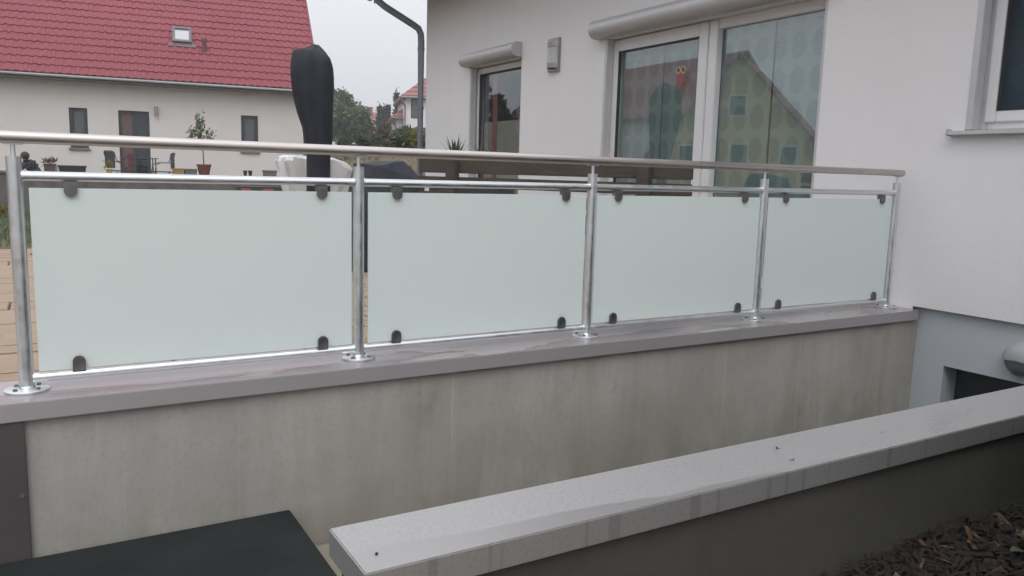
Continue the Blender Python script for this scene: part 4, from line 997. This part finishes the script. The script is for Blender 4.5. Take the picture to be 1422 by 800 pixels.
# white fence and sign posts
f0 = pix(459, 194, 40); f1 = pix(500, 194, 40)
fe = empty('white_fence', ((f0+f1)/2), 'white board fence under the light green trees', 'fence'); fe.location.z = gh(f0.x, f0.y)
dv = (f1-f0); dv.z = 0; ln = dv.length; fe.rotation_euler = (0, 0, math.atan2(dv.y, dv.x))
for k in range(8):
    q = MB().box((-ln/2+k*ln/8+.005, -.02, .0), (-ln/2+(k+1)*ln/8-.005, .02, .62), .005).build('board', 'whitepaint'); q.parent = fe
for k in range(3):
    q = MB().box((-ln/2+k*ln/2.05-.04, .021, -.1), (-ln/2+k*ln/2.05+.04, .10, .68), .005).build('post', 'whitepaint'); q.parent = fe

# opposite houses (seen mirrored in the terrace door and window)
far_house('yellow_house', (-23.6, 28.6), rad(90), 8.6, 9.0, 1.7, 48, 'yplaster', 'redtile', 'yellow rendered house with steep gable mirrored in the terrace door', .2, [], ov=.4)
yh = [ob for ob in bpy.data.objects if ob.name.startswith('yellow_house')][0]
yh.rotation_euler = (0, 0, rad(-34)) 
for (u, z, ww, hh) in ((-.2, 1.2, 1.0, 1.3), (2.4, 1.2, .9, 1.2), (-2.6, 1.2, .9, 1.2), (0, 3.8, .9, 1.1)):
    x1 = 4.3
    mb = MB(); t = .09
    for a0, a1, b0_, b1_ in ((u-ww/2, u+ww/2, z, z+t), (u-ww/2, u+ww/2, z+hh-t, z+hh), (u-ww/2, u-ww/2+t, z+t, z+hh-t), (u+ww/2-t, u+ww/2, z+t, z+hh-t)): mb.box((x1, a0, b0_), (x1+.05, a1, b1_))
    wq = mb.build('window', 'whitepaint'); wq.parent = yh
    q = MB().box((x1+.005, u-ww/2+t, z+t), (x1+.02, u+ww/2-t, z+hh-t)).build('pane', 'anth'); q.parent = wq
far_house('long_house', (-33, 51.5), rad(90), 26, 9, 5.2, 44, 'nplaster', 'redtile', 'long red roofed house mirrored behind the yellow gable', .2, [], ov=.4)
def tree_at(name, x, y_, H, R_, mat, label, n=3500):
    global pix
    old = pix; pix = lambda a_, b_, d_: Vector((x, y_, gh(x, y_)+H))
    r_ = tree(name, 0, 0, FPX, R_*2, label, mat, n=n, leaf=.34); pix = old; return r_
tree_at('garden_tree', -17.5, 14.5, 4.2, 1.8, 'leaf_dark', 'dark tree mirrored at the right edge of the terrace door')
tree_at('garden_tree', -12.0, 8.0, 8.5, 2.6, 'leaf_dark', 'tall dark tree mirrored in the window above the stair well', 11000)
tree_at('garden_tree', -12.5, 3.6, 8.0, 2.4, 'leaf_dark', 'broad dark tree on the lawn opposite the white house', 9000)
far_house('bungalow', (-26, 60), rad(90), 18, 8, 2.2, 38, 'nplaster', 'redtile', 'low red roofed bungalow mirrored in the french window', .2, [], ov=.4)
tree_at('garden_tree', -10.0, 33.0, 3.9, 1.1, 'leaf_dark', 'slender tree mirrored in the french window')

# ------------------------------------------------------------------ mulch bed and plants in front of the low wall
soil = MB()
for i in range(24):
    for j in range(6):
        x0, x1 = .7+i*.18, .7+(i+1)*.18; y0, y1 = -2.75+j*.147, -2.75+(j+1)*.147
        zf = lambda x, y_: gh(x, min(y_, -1.81))+.02+.05*sm((y_+2.3)/.4)*0+.012*math.sin(x*23)*math.sin(y_*19)
        soil.quad((x0, y0, zf(x0, y0)), (x1, y0, zf(x1, y0)), (x1, y1, zf(x1, y1)), (x0, y1, zf(x0, y1)))
bmesh.ops.remove_doubles(soil.bm, verts=soil.bm.verts, dist=.001)
struct(soil.build('mulch_bed', 'soil', smooth=True, ang=80))
def chips(n, mat, name, label, smin, smax):
    X_ = rng.uniform(1.0, 4.6, n); Y_ = rng.uniform(-2.5, -1.88, n); Z_ = np.array([gh(a_, b_)+.028 for a_, b_ in zip(X_, Y_)])+rng.uniform(0, .02, n)
    th = rng.uniform(0, math.pi, n); ti = rng.normal(0, .35, n); L_ = rng.uniform(smin, smax, n); W_ = L_*rng.uniform(.12, .4, n)
    d = np.stack([np.cos(th)*np.cos(ti), np.sin(th)*np.cos(ti), np.sin(ti)], 1)*L_[:, None]; s_ = np.stack([-np.sin(th), np.cos(th), rng.normal(0, .3, n)], 1)*W_[:, None]
    c_ = np.stack([X_, Y_, Z_], 1); up_ = np.array([0, 0, .006])
    V = np.stack([c_-d/2-s_/2, c_+d/2-s_/3, c_+d/2+s_/3, c_-d/2+s_/2, c_+up_], 1).reshape(-1, 3); b_ = np.arange(n)[:, None]*5
    F = np.concatenate([b_+np.array([0, 1, 4]), b_+np.array([1, 2, 4]), b_+np.array([2, 3, 4]), b_+np.array([3, 0, 4])])
    tag(link(name, np_mesh(name, V, F, mat)), label, 'mulch', kind='stuff')
M['chip'] = simple('bark_chip', (.014, .009, .006), .9, 0, .5, 30); M['chip2'] = simple('pale_chip', (.10, .052, .024), .9, 0, .5, 30)
chips(5200, 'chip', 'bark_mulch', 'dark brown bark mulch at the foot of the low wall', .02, .07)
chips(260, 'chip2', 'dry_leaves', 'pale dry leaves and twigs scattered over the mulch', .03, .09)
def broadleaf(name, loc, label, n, ln, mat='leaf'):
    e = empty(name, loc, label, 'plant'); st_ = MB()
    for k in range(n):
        an = k*2.4+.4; ti = random.uniform(.5, 1.1); d = Vector((math.cos(an)*math.sin(ti), math.sin(an)*math.sin(ti), math.cos(ti))); s_ = Vector((-math.sin(an), math.cos(an), .15)).normalized(); l_ = ln*random.uniform(.8, 1.2)
        st_.path([(0, 0, 0), tuple(d*l_*.35)], [.003, .002], 6); mb = MB(); prev = None
        for i in range(7):
            t = i/6; wdt = l_*.30*math.sin(math.pi*t**.8)*.9+.001; c_ = d*(l_*(.3+.9*t))+Vector((0, 0, -.35*l_*t*t)); row_ = [mb.bm.verts.new(c_-s_*wdt+Vector((0, 0, .12*wdt))), mb.bm.verts.new(c_-Vector((0, 0, .05*wdt))), mb.bm.verts.new(c_+s_*wdt+Vector((0, 0, .12*wdt)))]
            if prev:
                for a_ in range(2): mb.bm.faces.new((prev[a_], prev[a_+1], row_[a_+1], row_[a_]))
            prev = row_
        q = mb.build('leaf', mat, smooth=True); q.parent = e
    q = st_.build('stem', 'leaf'); q.parent = e; return e
broadleaf('bed_plant', (2.62, -2.16, gh(2.62, -2.16)+.02), 'fresh green broad leaved plant in the mulch bed', 9, .12)
for i, (x, y_, H, R_) in enumerate(((2.42, -2.80, 1.15, .38), (3.2, -2.58, 1.25, .42), (4.1, -2.45, 1.2, .45), (2.6, -3.55, 1.5, .55), (3.6, -3.4, 1.6, .7))):  # bushes outside the view, added to keep sky light off the low wall
    zb = gh(x, y_); e = empty('shading_bush', (x, y_, zb), ('round laurel bush added to shade the low wall, opposite the green broad leaved plant', 'laurel bush added to shade the low wall, second along the bed', 'laurel bush added to shade the low wall, closest to the white house', 'tall laurel bush added for shade, behind the round one', 'widest laurel bush added for shade, behind the row along the mulch bed')[i], 'shrub', 'unseen laurel bushes added to shade the low wall')
    n_ = 5200; d_ = rng.normal(size=(n_, 3)); d_ /= np.linalg.norm(d_, axis=1)[:, None]; rr = rng.uniform(.55, 1, n_)**.6
    P = d_*rr[:, None]*np.array([R_, R_, H*.5])+np.array([0, 0, H*.5]); V, F = leaf_quads(P, .11, .2, .55); link('foliage', np_mesh('foliage', V, F, 'leaf_dark'), e)
    mb = MB()
    for k in range(6): mb.path([(0, 0, -.05), (math.cos(k)*R_*.4, math.sin(k)*R_*.4, H*.7)], [.02, .008], 6)
    q = mb.build('stems', 'bark'); q.parent = e

# windblown bits lying on the low wall coping
for i, (px, py_, ln_c, lb) in enumerate(((523, 769, .007, 'tiny dark clod near the open end of the low wall coping'), (1080, 625, .012, 'dark curled leaf fragment on the low wall coping'), (1100, 639, .022, 'thin pale twig on the low wall coping'))):
    d_ = fw+(px-711)/FPX*rt-(py_-400)/FPX*up; t_ = (.0365-CAM.z)/d_.z; c_ = CAM+d_*t_
    e = empty(('clod', 'leaf_fragment', 'twig')[i], c_, lb, ('debris', 'leaf', 'twig')[i])
    mb = MB()
    if i == 0: bmesh.ops.create_icosphere(mb.bm, subdivisions=2, radius=ln_c*.5); [setattr(v, 'co', v.co*random.uniform(.75, 1.1)) for v in mb.bm.verts]
    elif i == 1: mb.path([(-ln_c/2, 0, .003), (0, .006, .006), (ln_c/2, -.002, .003)], [.001, .003, .0008], 6)
    else: mb.path([(-ln_c/2, 0, .002), (0, -.004, .002), (ln_c/2, .002, .004)], [.0012, .0015, .001], 6)
    q = mb.build('piece', ('soil', 'bark', 'chip2')[i], smooth=True); q.parent = e

# thin hazy air over the whole place
hb = MB().box((-320, -320, -4.0), (320, 320, 16)).build('haze', None); hb['kind'] = 'stuff'; hb['label'] = 'thin pale haze in the air'
hm = bpy.data.materials.new('haze_air'); hm.use_nodes = True; ht = hm.node_tree; ht.nodes.clear()
ho = ht.nodes.new('ShaderNodeOutputMaterial'); hv = ht.nodes.new('ShaderNodeVolumePrincipled')
hv.inputs['Color'].default_value = (.93, .94, .97, 1); hv.inputs['Density'].default_value = .0028; hv.inputs['Anisotropy'].default_value = .2
ht.links.new(hv.outputs[0], ho.inputs['Volume']); hb.data.materials.append(hm)
